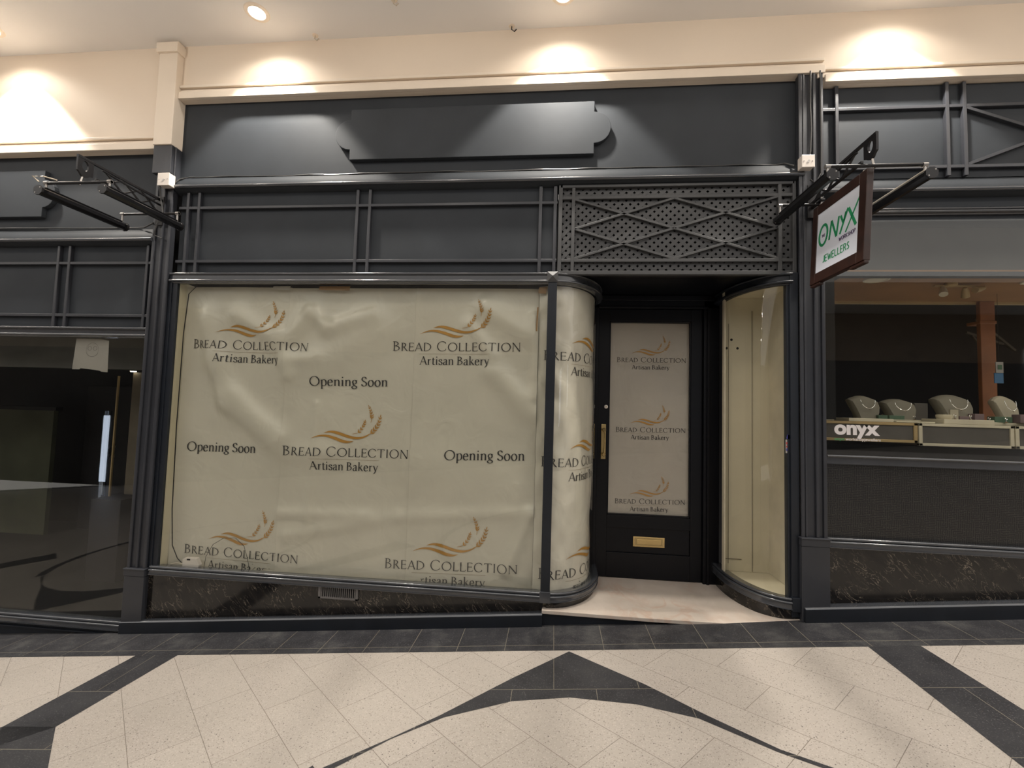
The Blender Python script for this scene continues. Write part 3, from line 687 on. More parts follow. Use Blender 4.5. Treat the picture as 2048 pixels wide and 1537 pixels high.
# ------------------------------------------------------------------ lettering: broad-nib pen strokes
def bez(p0, p1, p2, p3, n=12):
    return [tuple((1-t)**3*a+3*(1-t)**2*t*b+3*(1-t)*t*t*c+t**3*d for a, b, c, d in zip(p0, p1, p2, p3)) for t in [k/n for k in range(n+1)]]
def ell(cx, cy, rx, ry, a0=0, a1=360, n=22):
    return [(cx+rx*math.cos(math.radians(a0+(a1-a0)*k/n)), cy+ry*math.sin(math.radians(a0+(a1-a0)*k/n))) for k in range(n+1)]
def line(*p): return list(p)
def serif(x, y, h=0.085): return ('s', x, y, h)
CAPS = {
 'B': (0.66, [line((.14, 0), (.14, 1)), bez((.10, .985), (.58, 1.02), (.56, .54), (.16, .54)), bez((.16, .54), (.70, .56), (.70, -.02), (.10, .015)), serif(.10, .015, .08), serif(.10, .985, .08)]),
 'R': (0.70, [line((.14, 0), (.14, 1)), bez((.10, .985), (.60, 1.02), (.58, .48), (.16, .50)), line((.30, .50), (.62, .04), (.70, 0)), serif(.14, .015), serif(.10, .985, .07)]),
 'E': (0.64, [line((.14, 0), (.14, 1)), line((.08, .985), (.56, .985)), line((.14, .52), (.48, .52)), line((.08, .015), (.58, .015)), ('w', .55, .985, .55, .87), ('w', .57, .015, .60, .15), ('w', .48, .60, .48, .45)]),
 'A': (0.80, [('w', .40, 1.0, .08, 0), ('t', .40, 1.02, .74, 0), line((.20, .34), (.60, .34)), serif(.08, .015, .075), serif(.74, .015, .085)]),
 'D': (0.90, [line((.14, 0), (.14, 1)), bez((.08, .985), (1.0, 1.05), (1.0, -.05), (.08, .015), 18), serif(.12, .015, .07), serif(.12, .985, .07)]),
 'C': (0.92, [ell(.50, .5, .41, .51, 48, 312, 26), ('w', .79, .93, .81, .76), ('w', .79, .07, .82, .24)]),
 'O': (1.02, [ell(.51, .5, .43, .51, 0, 360, 30)]),
 'L': (0.62, [line((.14, 0), (.14, 1)), line((.08, .015), (.56, .015)), ('w', .56, .015, .60, .16), serif(.14, .985)]),
 'T': (0.80, [line((.40, 0), (.40, 1)), line((.06, .985), (.74, .985)), ('w', .07, .99, .05, .85), ('w', .73, .99, .75, .85), serif(.40, .015)]),
 'I': (0.34, [line((.17, 0), (.17, 1)), serif(.17, .015), serif(.17, .985)]),
 'N': (0.96, [('w', .15, 0, .15, 1), ('t', .15, 1.0, .80, -.02), ('w', .80, 0, .80, 1), serif(.15, .015, .085), serif(.80, .985, .085), serif(.12, .985, .07)]),
 'S': (0.58, [bez((.46, .84), (.40, 1.06), (.10, 1.06), (.10, .76)) + bez((.10, .76), (.10, .48), (.50, .54), (.50, .24))[1:] + bez((.50, .24), (.50, -.06), (.14, -.08), (.08, .18))[1:], ('w', .47, .96, .47, .78), ('w', .08, .04, .08, .22)]),
}
XH = .66
LOW = {
 'r': (.42, [line((.14, 0), (.14, XH)), bez((.14, .44), (.20, .62), (.30, .70), (.39, .60)), serif(.14, .012, .09), ('w', .04, .60, .14, .66)]),
 't': (.38, [line((.18, .84), (.18, .16))+bez((.18, .16), (.18, -.03), (.28, -.02), (.37, .05))[1:], line((.05, .63), (.36, .63))]),
 'i': (.30, [line((.15, 0), (.15, XH)), serif(.15, .012, .10), ('w', .05, .60, .15, .66), ('d', .15, .93, .065)]),
 's': (.44, [bez((.36, .50), (.32, .70), (.08, .70), (.08, .50))+bez((.08, .50), (.08, .34), (.39, .36), (.39, .17))[1:]+bez((.39, .17), (.39, -.05), (.12, -.05), (.06, .12))[1:], ('w', .37, .62, .37, .46), ('w', .06, .03, .06, .18)]),
 'a': (.52, [bez((.10, .52), (.16, .70), (.38, .74), (.38, .46))+line((.38, .12))+bez((.38, .10), (.38, -.02), (.46, -.01), (.51, .05))[1:], bez((.38, .40), (.22, .35), (.08, .30), (.08, .15))+bez((.08, .15), (.08, -.05), (.28, -.05), (.38, .12))[1:]]),
 'n': (.62, [line((.14, 0), (.14, XH)), bez((.14, .48), (.22, .70), (.48, .76), (.48, .42))+line((.48, 0)), serif(.14, .012, .09), serif(.48, .012, .09), ('w', .04, .60, .14, .66)]),
 'k': (.60, [line((.14, 0), (.14, 1.06)), ('w', .15, .30, .44, .63), ('t', .25, .40, .52, .01), serif(.14, .012, .09), serif(.53, .012, .07), serif(.43, .645, .07), ('w', .04, 1.0, .14, 1.06)]),
 'e': (.52, [line((.09, .37), (.44, .37)), bez((.44, .37), (.44, .78), (.07, .78), (.07, .32))+bez((.07, .32), (.07, -.06), (.34, -.07), (.46, .12))[1:]]),
 'y': (.58, [('t', .08, .65, .31, .02), ('w', .50, .65, .31, .06), bez((.31, .06), (.24, -.16), (.18, -.30), (.06, -.28), 6), serif(.09, .645, .08), serif(.49, .645, .075)]),
 'p': (.60, [line((.14, -.34), (.14, XH)), bez((.14, .52), (.24, .74), (.53, .74), (.53, .33))+bez((.53, .33), (.53, -.06), (.24, -.06), (.14, .06))[1:], serif(.14, -.33, .09), ('w', .04, .60, .14, .66)]),
 'g': (.54, [ell(.25, .44, .165, .22), ell(.24, -.14, .21, .155), bez((.14, .27), (.05, .12), (.22, .08), (.32, .02), 6), ('w', .38, .60, .50, .64)]),
 'o': (.58, [ell(.29, .32, .22, .35)]),
}
LOW['g'][1][2] = bez((.16, .27), (.06, .14), (.20, .08), (.34, .02), 6)
def glyph_quads(strokes, thick, thin, ang=14):
    """stroke outlines as lists of quads in glyph space"""
    out = []; phi = math.radians(ang)
    def ribbon(pts, fixed=None):
        L = []
        for k, p in enumerate(pts):
            a = pts[max(k-1, 0)]; b = pts[min(k+1, len(pts)-1)]
            dx, dy = b[0]-a[0], b[1]-a[1]; l = math.hypot(dx, dy) or 1; dx /= l; dy /= l
            th = math.atan2(dy, dx)
            w = fixed if fixed is not None else math.sqrt((thick*math.sin(th-phi))**2+(thin*math.cos(th-phi))**2)
            L.append(((p[0]-dy*w/2, p[1]+dx*w/2), (p[0]+dy*w/2, p[1]-dx*w/2)))
        for k in range(len(L)-1): out.append([L[k][0], L[k][1], L[k+1][1], L[k+1][0]])
    for s in strokes:
        if s[0] == 's': out.append([(s[1]-s[3], s[2]-thin*.42), (s[1]+s[3], s[2]-thin*.42), (s[1]+s[3], s[2]+thin*.42), (s[1]-s[3], s[2]+thin*.42)])
        elif s[0] == 'w': ribbon([(s[1], s[2]), (s[3], s[4])], thin*1.05)
        elif s[0] == 't': ribbon([(s[1], s[2]), (s[3], s[4])], thick)
        elif s[0] == 'd':
            q = ell(s[1], s[2], s[3], s[3], 0, 360, 10)
            for k in range(10): out.append([(s[1], s[2]), q[k], q[k+1]])
        else: ribbon(s)
    return out
def layout(text, caph, width, thick, thin, smallcap=0.0, track=0.0, space=0.34):
    """list of (x_centre, quads) with text scaled to a given width; cap height caph"""
    x = 0; items = []
    for k, ch in enumerate(text):
        if ch == ' ': x += space; continue
        if ch.islower() and not smallcap: adv, st = LOW[ch]; s = 1.0
        else:
            adv, st = CAPS[ch.upper()]; s = smallcap if (smallcap and ch.islower()) else 1.0
        items.append((x, s, adv, st)); x += adv*s+track
    x -= track; kx = width/x; out = []
    for x0, s, adv, st in items:
        kk = 1/s if s != 1 else 1
        q = glyph_quads(st, thick*kk, thin*kk)
        out.append(((x0+adv*s/2)*kx, [[((x0+p[0]*s)*kx, p[1]*s*caph) for p in f_] for f_ in q]))
    return out
def wheat(wd):
    """swooshes and three ears, in units where the word mark is wd wide; origin at its left baseline"""
    S = wd/1885.0; out = []
    def pt(x, y): return ((x-40)*S, (825-y)*S)
    def taper(pts, wmax, k0=0.02, k1=0.02, peak=0.4):
        n = len(pts); L = []
        for k, p in enumerate(pts):
            a = pts[max(k-1, 0)]; b = pts[min(k+1, n-1)]; dx, dy = b[0]-a[0], b[1]-a[1]; l = math.hypot(dx, dy); dx /= l; dy /= l
            t = k/(n-1); w = wmax*(math.sin(PI*min(1, t/(2*peak)) if t < peak else PI/2+PI/2*(t-peak)/(1-peak)))
            w = max(w, wmax*(k0 if t < .5 else k1)); L.append((pt(p[0]-dy*w/2, p[1]+dx*w/2), pt(p[0]+dy*w/2, p[1]-dx*w/2)))
        for k in range(n-1): out.append([L[k][0], L[k][1], L[k+1][1], L[k+1][0]])
    def spl(P, n=6):
        res = []
        for i in range(len(P)-1):
            p0, p1, p2, p3 = P[max(i-1, 0)], P[i], P[i+1], P[min(i+2, len(P)-1)]
            for k in range(n):
                t = k/n
                res.append(tuple(.5*((2*b)+(c-a)*t+(2*a-5*b+4*c-d)*t*t+(-a+3*b-3*c+d)*t**3) for a, b, c, d in zip(p0, p1, p2, p3)))
        res.append(P[-1]); return res
    taper(spl([(636, 490), (740, 470), (860, 492), (1000, 535), (1120, 556), (1220, 545), (1310, 505), (1350, 470)]), 40, .1, .10, .28)
    taper(spl([(440, 575), (560, 535), (680, 533), (800, 562), (920, 603), (1010, 615), (1085, 600)]), 42, .05, .10, .62)
    def leaf(bx, by, ang, ln, wd_):
        ca, sa = math.cos(ang), math.sin(ang); P = []
        prof = [(0, 0), (.18, .34), (.42, .5), (.72, .34), (1, 0), (.72, -.34), (.42, -.5), (.18, -.34)]
        for a, b in prof:
            X, Y = a*ln, b*wd_; P.append(pt(bx+X*ca-Y*sa, by-(X*sa+Y*ca)))
        out.append(P)
    def ear(P, n, l0, l1, w0, tip=True):
        C = spl(P, 8); m = len(C)
        taper(C, 5, .9, .9, .5)
        for k in range(n):
            t = (k+0.3)/n; i = min(int(t*(m-1)), m-2); x, y = C[i]; dx, dy = C[i+1][0]-x, C[i+1][1]-y
            a = math.atan2(-dy, dx); ln = l0+(l1-l0)*t
            leaf(x, y, a+.62, ln, w0*ln/l0); leaf(x, y, a-.62, ln, w0*ln/l0)
        x, y = C[-1]; dx, dy = x-C[-3][0], y-C[-3][1]; leaf(x, y, math.atan2(-dy, dx), l1*1.1, w0*l1/l0)
    ear([(1340, 275), (1345, 230), (1325, 160), (1302, 105)], 5, 56, 34, 17)
    ear([(1340, 490), (1400, 420), (1450, 340), (1472, 255)], 6, 70, 46, 23)
    ear([(1150, 480), (1200, 420), (1235, 360), (1246, 320)], 5, 54, 36, 18)
    taper([(1335, 325), (1342, 300), (1344, 265)], 6, .8, .8); taper([(1070, 497), (1110, 490), (1150, 480)], 6, .8, .8); taper([(1300, 500), (1325, 495), (1350, 480)], 8, .8, .8)
    return out

# ------------------------------------------------------------------ printed paper
def seg_d(p, a, b):
    ax, ay = a; bx, by = b; t = ((p[0]-ax)*(bx-ax)+(p[1]-ay)*(by-ay))/((bx-ax)**2+(by-ay)**2); t = max(0, min(1, t))
    return math.hypot(p[0]-ax-t*(bx-ax), p[1]-ay-t*(by-ay))
RIDGES = [ # polyline ridges of the crumpled paper: a, b, half width, height towards the room
    ((-2.62, 2.02), (-2.52, 1.70), .10, .016), ((-2.52, 1.70), (-2.40, 1.42), .09, .018), ((-2.40, 1.42), (-2.02, 1.13), .10, .020),
    ((-2.38, 2.05), (-2.08, 1.88), .07, .012), ((-2.05, 1.90), (-1.95, 1.62), .07, .016),
    ((-1.96, 1.90), (-1.80, 2.08), .07, .012), ((-1.80, 2.08), (-1.66, 1.96), .05, .014), ((-1.66, 1.96), (-1.34, 2.06), .07, .012),
    ((-1.98, 1.72), (-1.74, 1.74), .06, .010), ((-1.70, 1.70), (-1.30, 1.95), .16, .012), ((-1.95, 1.02), (-1.60, 1.06), .08, .006),
    ((-.50, 2.12), (-.20, 1.93), .08, .014), ((-.62, 2.0), (-.44, 1.78), .06, .008), ((-.42, 1.66), (-.14, 1.38), .09, .014), ((-.15, 2.05), (-.12, 1.5), .05, .012),
    ((-1.95, .60), (-1.30, .62), .05, .006), ((-1.90, .45), (-1.10, .62), .06, .006), ((-1.05, .62), (-.10, .70), .05, .005), ((-.9, .98), (-.3, .9), .20, .006),
    ((-1.0, 2.2), (-1.05, .9), .045, .002), ((-1.72, 1.40), (-1.75, .55), .03, .004), ((-.14, .7), (-.3, .3), .05, .008)]
def crumple(x, z):
    h = 0.0
    for a, b, w, q in RIDGES:
        d = seg_d((x, z), a, b)/w
        if d < 2.5: h += 3.0*q*math.exp(-d*d*1.3)
    h += 0.010*noise.noise(Vector((x*1.1, z*1.0, 3.1)))+0.0045*noise.noise(Vector((x*3.1+7, z*2.7, 1.3)))
    e = max(0, 1-abs(x+0.11)/0.16)
    h += e*0.010*noise.noise(Vector((x*14, z*9, 5.0)))
    return 0.05*math.tanh(h/0.05)
PY = 0.088
def place_flat(x, z, off=0.0): return (x, PY-crumple(x, z)-off, z)
def grid(mb, xs, zs, fn, m=0):
    i0 = len(mb.v)
    for z in zs:
        for x in xs: mb.v.append(fn(x, z))
    w = len(xs)
    for j in range(len(zs)-1):
        for i in range(w-1):
            mb.f.append((i0+j*w+i, i0+j*w+i+1, i0+(j+1)*w+i+1, i0+(j+1)*w+i)); mb.m.append(m); mb.sm.append(True)
def rng(a, b, st):
    n = max(1, int(round((b-a)/st))); return [a+(b-a)*k/n for k in range(n+1)]
sheets = []
def sheet(label, x0, x1, z0, z1, fn, dy=0.0, st=0.016):
    t = thing('printed_paper_sheet', label, 'paper sheet', (fn((x0+x1)/2, z0)[0], fn((x0+x1)/2, z0)[1], z0), 'printed paper strips behind the bakery glass')
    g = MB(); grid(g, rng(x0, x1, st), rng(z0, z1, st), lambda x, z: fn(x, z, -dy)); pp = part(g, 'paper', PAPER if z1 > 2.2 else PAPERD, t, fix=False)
    rec = dict(t=t, p=pp, x0=x0, x1=x1, z0=z0, z1=z1, fn=fn, dy=dy, marks=[]); sheets.append(rec); return rec
def place_mid(x, z, off=0.0): return place_flat(x, z, off+0.006*math.exp(-((x+1.978)/0.014)**2)*(0.6+0.6*noise.noise(Vector((0, z*2, 3)))))
def place_right(x, z, off=0.0): return place_flat(x, z, off+0.006*math.exp(-((x+1.006)/0.014)**2)*(0.6+0.6*noise.noise(Vector((0, z*2, 8)))))
S1 = sheet('crumpled printed paper strip at the left end of the big window, above the adapter', -2.812, -1.968, 0.168, 2.266, place_flat, 0.002)
S2 = sheet('middle printed paper strip in the big window, a complete wheat logo at its centre', -1.978, -0.998, 0.168, 2.262, place_mid, 0.001)
S3 = sheet('printed paper strip in the big window nearest the corner mullion', -1.006, -0.118, 0.168, 2.262, place_right, 0.0)
# paper behind the curved glass: s runs along the flat, then round the curve
CI = [(x-nx*0.045, y-ny*0.045+0.0) for x, y, nx, ny in EL]
CN = [(nx, ny) for x, y, nx, ny in EL]
CS = [0.0]
for a, b in zip(CI, CI[1:]): CS.append(CS[-1]+math.hypot(b[0]-a[0], b[1]-a[1]))
S_OFF = CI[0][0]
def place_curve(s, z, off=0.0):
    h = off+0.012*noise.noise(Vector((s*5, z*2.4, 9.0)))+0.022*noise.noise(Vector((s*12, z*7, 2.0)))*max(0.15, 1-abs(s+0.02)/0.25)
    q = s-S_OFF
    if q <= 0: return (s, 0.045+max(0, -q)*0.25-h, z)
    for k in range(len(CS)-1):
        if q <= CS[k+1] or k == len(CS)-2:
            t = min(1.0, (q-CS[k])/(CS[k+1]-CS[k])); a, b = CI[k], CI[k+1]; n0, n1 = CN[k], CN[k+1]
            nx, ny = n0[0]+(n1[0]-n0[0])*t, n0[1]+(n1[1]-n0[1])*t
            return (a[0]+(b[0]-a[0])*t+nx*h, a[1]+(b[1]-a[1])*t+ny*h, z)
S4 = sheet('printed paper strip bent round the curved glass left of the bakery door', -0.116, 0.62, 0.185, 2.272, place_curve, 0.0, 0.016)
def place_door(x, z, off=0.0):
    cx_ = (x-0.762)/0.32
    return (x, DY+0.036+0.010*noise.noise(Vector((x*3, z*1.4, 4.0)))+0.012*(max(0, z-1.9)/0.23)*cx_*cx_-off, z)
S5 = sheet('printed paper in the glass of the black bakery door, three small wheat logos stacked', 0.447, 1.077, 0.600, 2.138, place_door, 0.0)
# the same paper strip's upper edge sags: lower the corners
def put(faces, key, x0, z0, slope, targets):
    ca, sa = math.cos(slope), math.sin(slope)
    cx = None
    W_ = [[(x0+p[0]*ca-p[1]*sa*0.3, z0+p[1]+p[0]*sa) for p in f_] for f_ in faces]
    c = sum(p[0] for f_ in W_ for p in f_)/max(1, sum(len(f_) for f_ in W_))
    for sh in targets:
        if sh['x0'] <= c < sh['x1'] or (len(targets) == 1):
            mb = sh[key]
            for f_ in W_:
                if any(p[1] < sh['z0'] for p in f_) or (len(targets) == 1 and any(p[0] > sh['x1']-0.004 for p in f_)): continue
                mb.face([sh['fn'](p[0], p[1], 0.0042-sh['dy']) for p in f_][::-1])
            return
def fresh(targets):
    for sh in targets:
        sh['k'], sh['o'], sh['r'] = MB(), MB(), MB(); sh['marks'] += [('k', sh['k']), ('o', sh['o']), ('r', sh['r'])]
def logo(x0, x1, z0, z1, targets, art=True, k=None):
    fresh(targets)
    wd = math.hypot(x1-x0, z1-z0); sl = math.atan2(z1-z0, x1-x0); s = wd/0.93
    for cxg, qs in layout('Bread Collection', 0.0675*s, wd, 0.095, 0.045, smallcap=0.86, track=0.05, space=0.36): put(qs, 'k', x0, z0, sl, targets)
    W = wheat(wd)
    for grp in (W,):
        for q in grp: put([q], 'o', x0, z0, sl, targets)
    for cxg, qs in layout('Artisan Bakery', 0.058*s, 0.508*s, 0.125, 0.05, track=0.035, space=0.28):
        put([[(p[0]+0.200*s, p[1]-0.098*s) for p in f_] for f_ in qs], 'k', x0, z0, sl, targets)
    n = 24
    for k_ in range(n):
        a, b = 0.195*s+0.515*s*k_/n, 0.195*s+0.515*s*(k_+1)/n
        put([[(a, -0.0225*s), (b, -0.0225*s), (b, -0.0205*s), (a, -0.0205*s)]], 'r', x0, z0, sl, targets)
def opening(x0, x1, z0, z1):
    fresh(FLAT)
    wd = x1-x0; sl = math.atan2(z1-z0, x1-x0)
    for cxg, qs in layout('Opening Soon', 0.066, wd, 0.13, 0.05, track=0.03, space=0.26): put(qs, 'k', x0, z0, sl, FLAT)
FLAT = [S1, S2, S3]
PS = (3+PY)/3.07     # the marks were measured for paper 0.07 behind the front
def Q(x, z): return x*PS, CAMZ+(z-CAMZ)*PS
def lg(xa, za, xb, zb):
    (x0, z0), (x1, z1) = Q(xa, za), Q(xb, zb); logo(x0, x1, z0, z1, FLAT)
lg(-2.714, 1.795, -1.790, 1.785); lg(-1.162, 1.800, -0.234, 1.811); lg(-1.942, 1.026, -1.007, 1.036)
lg(-2.674, 0.283, -1.791, 0.258); lg(-1.153, 0.268, -0.214, 0.289)
def op(xa, za, xb, zb):
    (x0, z0), (x1, z1) = Q(xa, za), Q(xb, zb); opening(x0, x1, z0, z1)
op(-1.773, 1.534, -1.187, 1.542); op(-2.708, 1.028, -2.166, 1.030); op(-0.756, 1.037, -0.188, 1.055)
for z in (1.752, 1.021, 0.271): logo(-0.078, 0.852, z, z, [S4])
for z, zb in ((1.815, 1.820), (1.247, 1.257), (0.676, 0.690)): logo(0.506, 1.056, z, zb, [S5])
for sh in sheets:
    for key, mb in sh['marks']:
        nm, mm, lab = {'k': ('lettering', PRINTK, 'dark grey serif lettering'), 'o': ('wheat_emblem', PRINTO, 'ochre wheat ears and swooshes'), 'r': ('rule_line', PRINTR, None)}[key]
        if mb.v:
            o = mb.build(nm, mm, None, 0, False); o.parent = sh['p']
            if lab: o['label'] = lab
# black cable hanging at the left edge of the window
m = MB(); m.tube([(-2.70, 0.045, 2.262), (-2.755, 0.040, 2.20), (-2.775, 0.040, 1.9), (-2.778, 0.040, 1.2), (-2.765, 0.040, 0.6), (-2.745, 0.042, 0.34), (-2.70, 0.044, 0.25), (-2.66, 0.046, 0.215)], 0.0035, 0, 8)
tag(m.build('power_cable', IRON), 'thin black cable hanging down the left edge of the papered window', 'cable')
t = thing('plug_adapter', 'white plug adapter lying on the window ledge at lower left', 'adapter', (-2.60, 0.04, 0.1655))
b = MB(); b.prism([(-2.645, 0.1655), (-2.53, 0.1655), (-2.515, 0.215), (-2.54, 0.262), (-2.63, 0.262), (-2.648, 0.25)], 'y', 0.028, 0.060); part(b, 'body', WHITEP, t, 0.004)
b = MB(); b.tube([(-2.645, 0.042, 0.215), (-2.70, 0.04, 0.218), (-2.75, 0.042, 0.205)], 0.004, 0, 8); part(b, 'cord', CREAMC, t)
b = MB(); b.box(-2.61, -2.585, 0.026, 0.029, 0.247, 0.257); part(b, 'switch', VOID, t)
# scraps of tape
for nm, (x0, x1, z0, z1), mm, lab in (('tape_scrap', (-2.10, -1.96, 2.240, 2.268), TAPEW, 'pale tape scrap at the top edge between the left and middle strips'),
        ('tape_scrap', (-1.74, -1.50, 2.236, 2.268), TAPE, 'brown tape scrap at the top edge of the middle strip'),
        ('tape_scrap', (-0.125, -0.065, 2.215, 2.262), TAPE, 'brown tape patch at the top beside the corner mullion'),
        ('tape_scrap', (-0.135, -0.120, 1.95, 2.12), TAPE, 'thin upright brown tape sliver near the corner mullion'),
        ):
    dyy = 0.030 if x0 < -0.5 else 0.045
    m = MB(); m.prism([(x0, z0+0.004), (x1-0.006, z0), (x1, z1), (x0+0.004, z1-0.002)], 'y', PY-dyy, PY-dyy+0.001)
    tag(m.build(nm, mm), lab, 'tape')
# cut out paper flap lines at the lower left
m = MB(); m.tube([(-2.50, 0.060, 0.20), (-2.49, 0.058, 0.27), (-2.44, 0.058, 0.36), (-2.36, 0.058, 0.41), (-2.27, 0.058, 0.415), (-2.20, 0.058, 0.36), (-2.17, 0.058, 0.28), (-2.15, 0.060, 0.20)], 0.0018, 0, 6)
tag(m.build('bent_wire', IRON), 'thin dark wire arched across the lowest left logo', 'wire')
# window stickers
t = thing('window_sticker', 'small red, blue and grey sticker on the right curved glass', 'sticker', (1.503, 0.02, 1.177))
part(MB().box(1.490, 1.522, 0.010, 0.0112, 1.176, 1.262), 'sticker_sheet', GREYST, t)
b = MB()
for k, (za, zb) in enumerate(((1.232, 1.246), (1.190, 1.205), (1.212, 1.222))): b.box(1.493, 1.519, 0.0088, 0.0098, za, zb, k % 2)
part(b, 'printed_bands', [REDST, BLUEST], t)
part(MB().prism([(1.494, 1.268), (1.522, 1.262), (1.526, 1.287), (1.500, 1.294)], 'y', 0.008, 0.0095), 'top_label', BLUEST, t)

# ------------------------------------------------------------------ downlights and ceiling fittings
LABS = {-2.13: 'lit round recessed downlight over the bakery window, whole in view', 0.0: 'lit recessed downlight cut by the top edge over the bakery doorway', -4.25: 'recessed downlight over the left shop', 2.15: 'recessed downlight over the jeweller', -6.37: 'far left recessed downlight', 4.27: 'far right recessed downlight'}
first = None
for x in SPOT_X:
    if first is None:
        t = thing('recessed_downlight', LABS[x], 'downlight', (x, SPOT_Y, CEIL), 'ceiling downlights along the shopfronts')
        b = MB(); b.lathe([(0.052, 0.0), (0.056, -0.008), (0.078, -0.006), (0.082, 0.0)], (x, SPOT_Y, CEIL), 0, 32); part(b, 'trim_ring', BEIGET, t)
        b = MB(); b.lathe([(0.0, -0.003), (0.03, -0.003), (0.053, -0.002)], (x, SPOT_Y, CEIL), 0, 32); part(b, 'lens', LAMP, t); first = t
    else:
        t = copy_tree(first); t.location.x = x; t['label'] = LABS[x]
g0 = None  # added globe fixtures, unseen, dressing the fill lights for the cream wall
for x in FILL_X:
    if g0 is None:
        g0 = thing('fill_globe', 'added opal globe for unseen fill light under the walkway ceiling', 'lamp', (x+1.06, -1.30, CEIL), 'added fill globes along the walkway')
        part(MB().lathe([(0.0, 0.0), (0.05, 0.0), (0.05, -0.02), (0.025, -0.03)][::-1], (x+1.06, -1.30, CEIL), 0, 20), 'fill_rose', BEIGET, g0)
        part(MB().lathe([(0.06*math.sin(PI*k/12)+0.0001, -0.085+0.06*math.cos(PI*k/12)) for k in range(13)], (x+1.06, -1.30, CEIL), 0, 20), 'globe', FILLG, g0)
    else:
        t = copy_tree(g0); t.location.x = x+1.06
def hook(x, y, lab, dark):
    t = thing('ceiling_hook', lab, 'hook', (x, y, CEIL))
    b = MB(); b.tube([(x, y, CEIL), (x, y-0.005, CEIL-0.03), (x+0.02, y-0.01, CEIL-0.05), (x+0.035, y-0.01, CEIL-0.035)], 0.004, 0, 8); part(b, 'hook_wire', IRON if dark else CREAMC, t)
    b = MB(); b.lathe([(0, -0.004), (0.02, -0.004), (0.022, 0.0)], (x, y, CEIL), 0, 16); part(b, 'base_plate', BEIGET, t)
hook(-0.36, -0.03, 'small dark wire hook at the ceiling edge above the bakery plaque', True)
hook(-1.82, -0.04, 'pale wire hook at the ceiling edge near the lit downlight', False)
hook(-1.13, -0.28, 'tiny pale hook in the ceiling at the top edge', False)

# ------------------------------------------------------------------ junction boxes and cables
def jbox(x0, x1, z0, z1, lab, tilt=0.0):
    t = thing('junction_box', lab, 'junction box', ((x0+x1)/2, -0.02, z0), 'white junction boxes on the pilasters')
    part(MB().box(x0, x1, -0.075, -0.025, z0, z1), 'box_body', WHITEP, t, 0.004)
    cp = part(MB().box(x0-0.002, x1+0.002, -0.081, -0.075, z0-0.002, z1+0.002), 'cover_plate', WHITEP, t, 0.003)
    for x in (x0+0.012, x1-0.012): sub(MB().lathe([(0, -0.002), (0.003, -0.002), (0.0035, 0)], (x, -0.081, (z0+z1)/2), 0, 10, 'y'), 'screw', STEEL, cp)
    sub(MB().prism([((x0+x1)/2-0.01, z0+0.03), ((x0+x1)/2+0.004, z0+0.03), ((x0+x1)/2+0.012, z0+0.045), ((x0+x1)/2, z0+0.048)], 'y', -0.083, -0.081), 'torn_sticker', STEEL, cp)
jbox(-2.962, -2.870, 2.985, 3.078, 'white square junction box on the pilaster left of the bakery')
jbox(1.556, 1.632, 3.018, 3.098, 'white square junction box on the pilaster right of the bakery')
def wig(x0, x1, z, y, amp, n=60, sag=0):
    return [(x0+(x1-x0)*k/n, y+0.003*math.sin(k*1.3), z+amp*noise.noise(Vector((k*0.17, z, 0)))+sag*math.sin(PI*k/n)) for k in range(n+1)]
m = MB(); m.tube([(-2.88, -0.03, 3.02), (-2.86, 0.0, 3.07), (-2.80, 0.025, 3.098)]+wig(-2.75, 1.45, 3.100, 0.032, 0.010)+[(1.50, 0.02, 3.10), (1.54, -0.02, 3.06)], 0.0055, 0, 8)
tag(m.build('surface_cable', CABLE), 'dark painted cable clipped along the foot of the bakery fascia', 'cable')
m = MB(); m.tube(wig(XL+.1, -3.2, 2.713, 0.032, 0.012, 70)+[(-3.12, 0.0, 2.70), (-3.02, -0.03, 2.72)], 0.0055, 0, 8)
tag(m.build('surface_cable', CABLE), 'painted cable clipped along the foot of the left fascia', 'cable')
m = MB(); m.tube([(1.640, -0.03, 3.70), (1.636, -0.030, 3.45), (1.642, -0.03, 3.30), (1.635, -0.03, 3.15), (1.62, -0.03, 3.09)], 0.005, 0, 8)
tag(m.build('surface_cable', CABLE), 'dark cable running up the right pilaster to the junction box', 'cable')
m = MB(); m.tube([(1.700, -0.03, 3.70), (1.702, -0.03, 3.2), (1.700, -0.03, 3.0), (1.66, -0.035, 2.93), (1.62, -0.05, 2.95)], 0.005, 0, 8)
tag(m.build('surface_cable', CABLE), 'second dark cable near the outer edge of the right pilaster', 'cable')
m = MB(); m.tube([(-2.95, -0.07, 2.985), (-2.955, -0.05, 2.90), (-2.93, -0.05, 2.80), (-2.96, -0.06, 2.70), (-2.99, -0.05, 2.62), (-2.93, -0.04, 2.60)], 0.005, 0, 8)
tag(m.build('surface_cable', CABLE), 'loose dark cable dropping from the left junction box', 'cable')

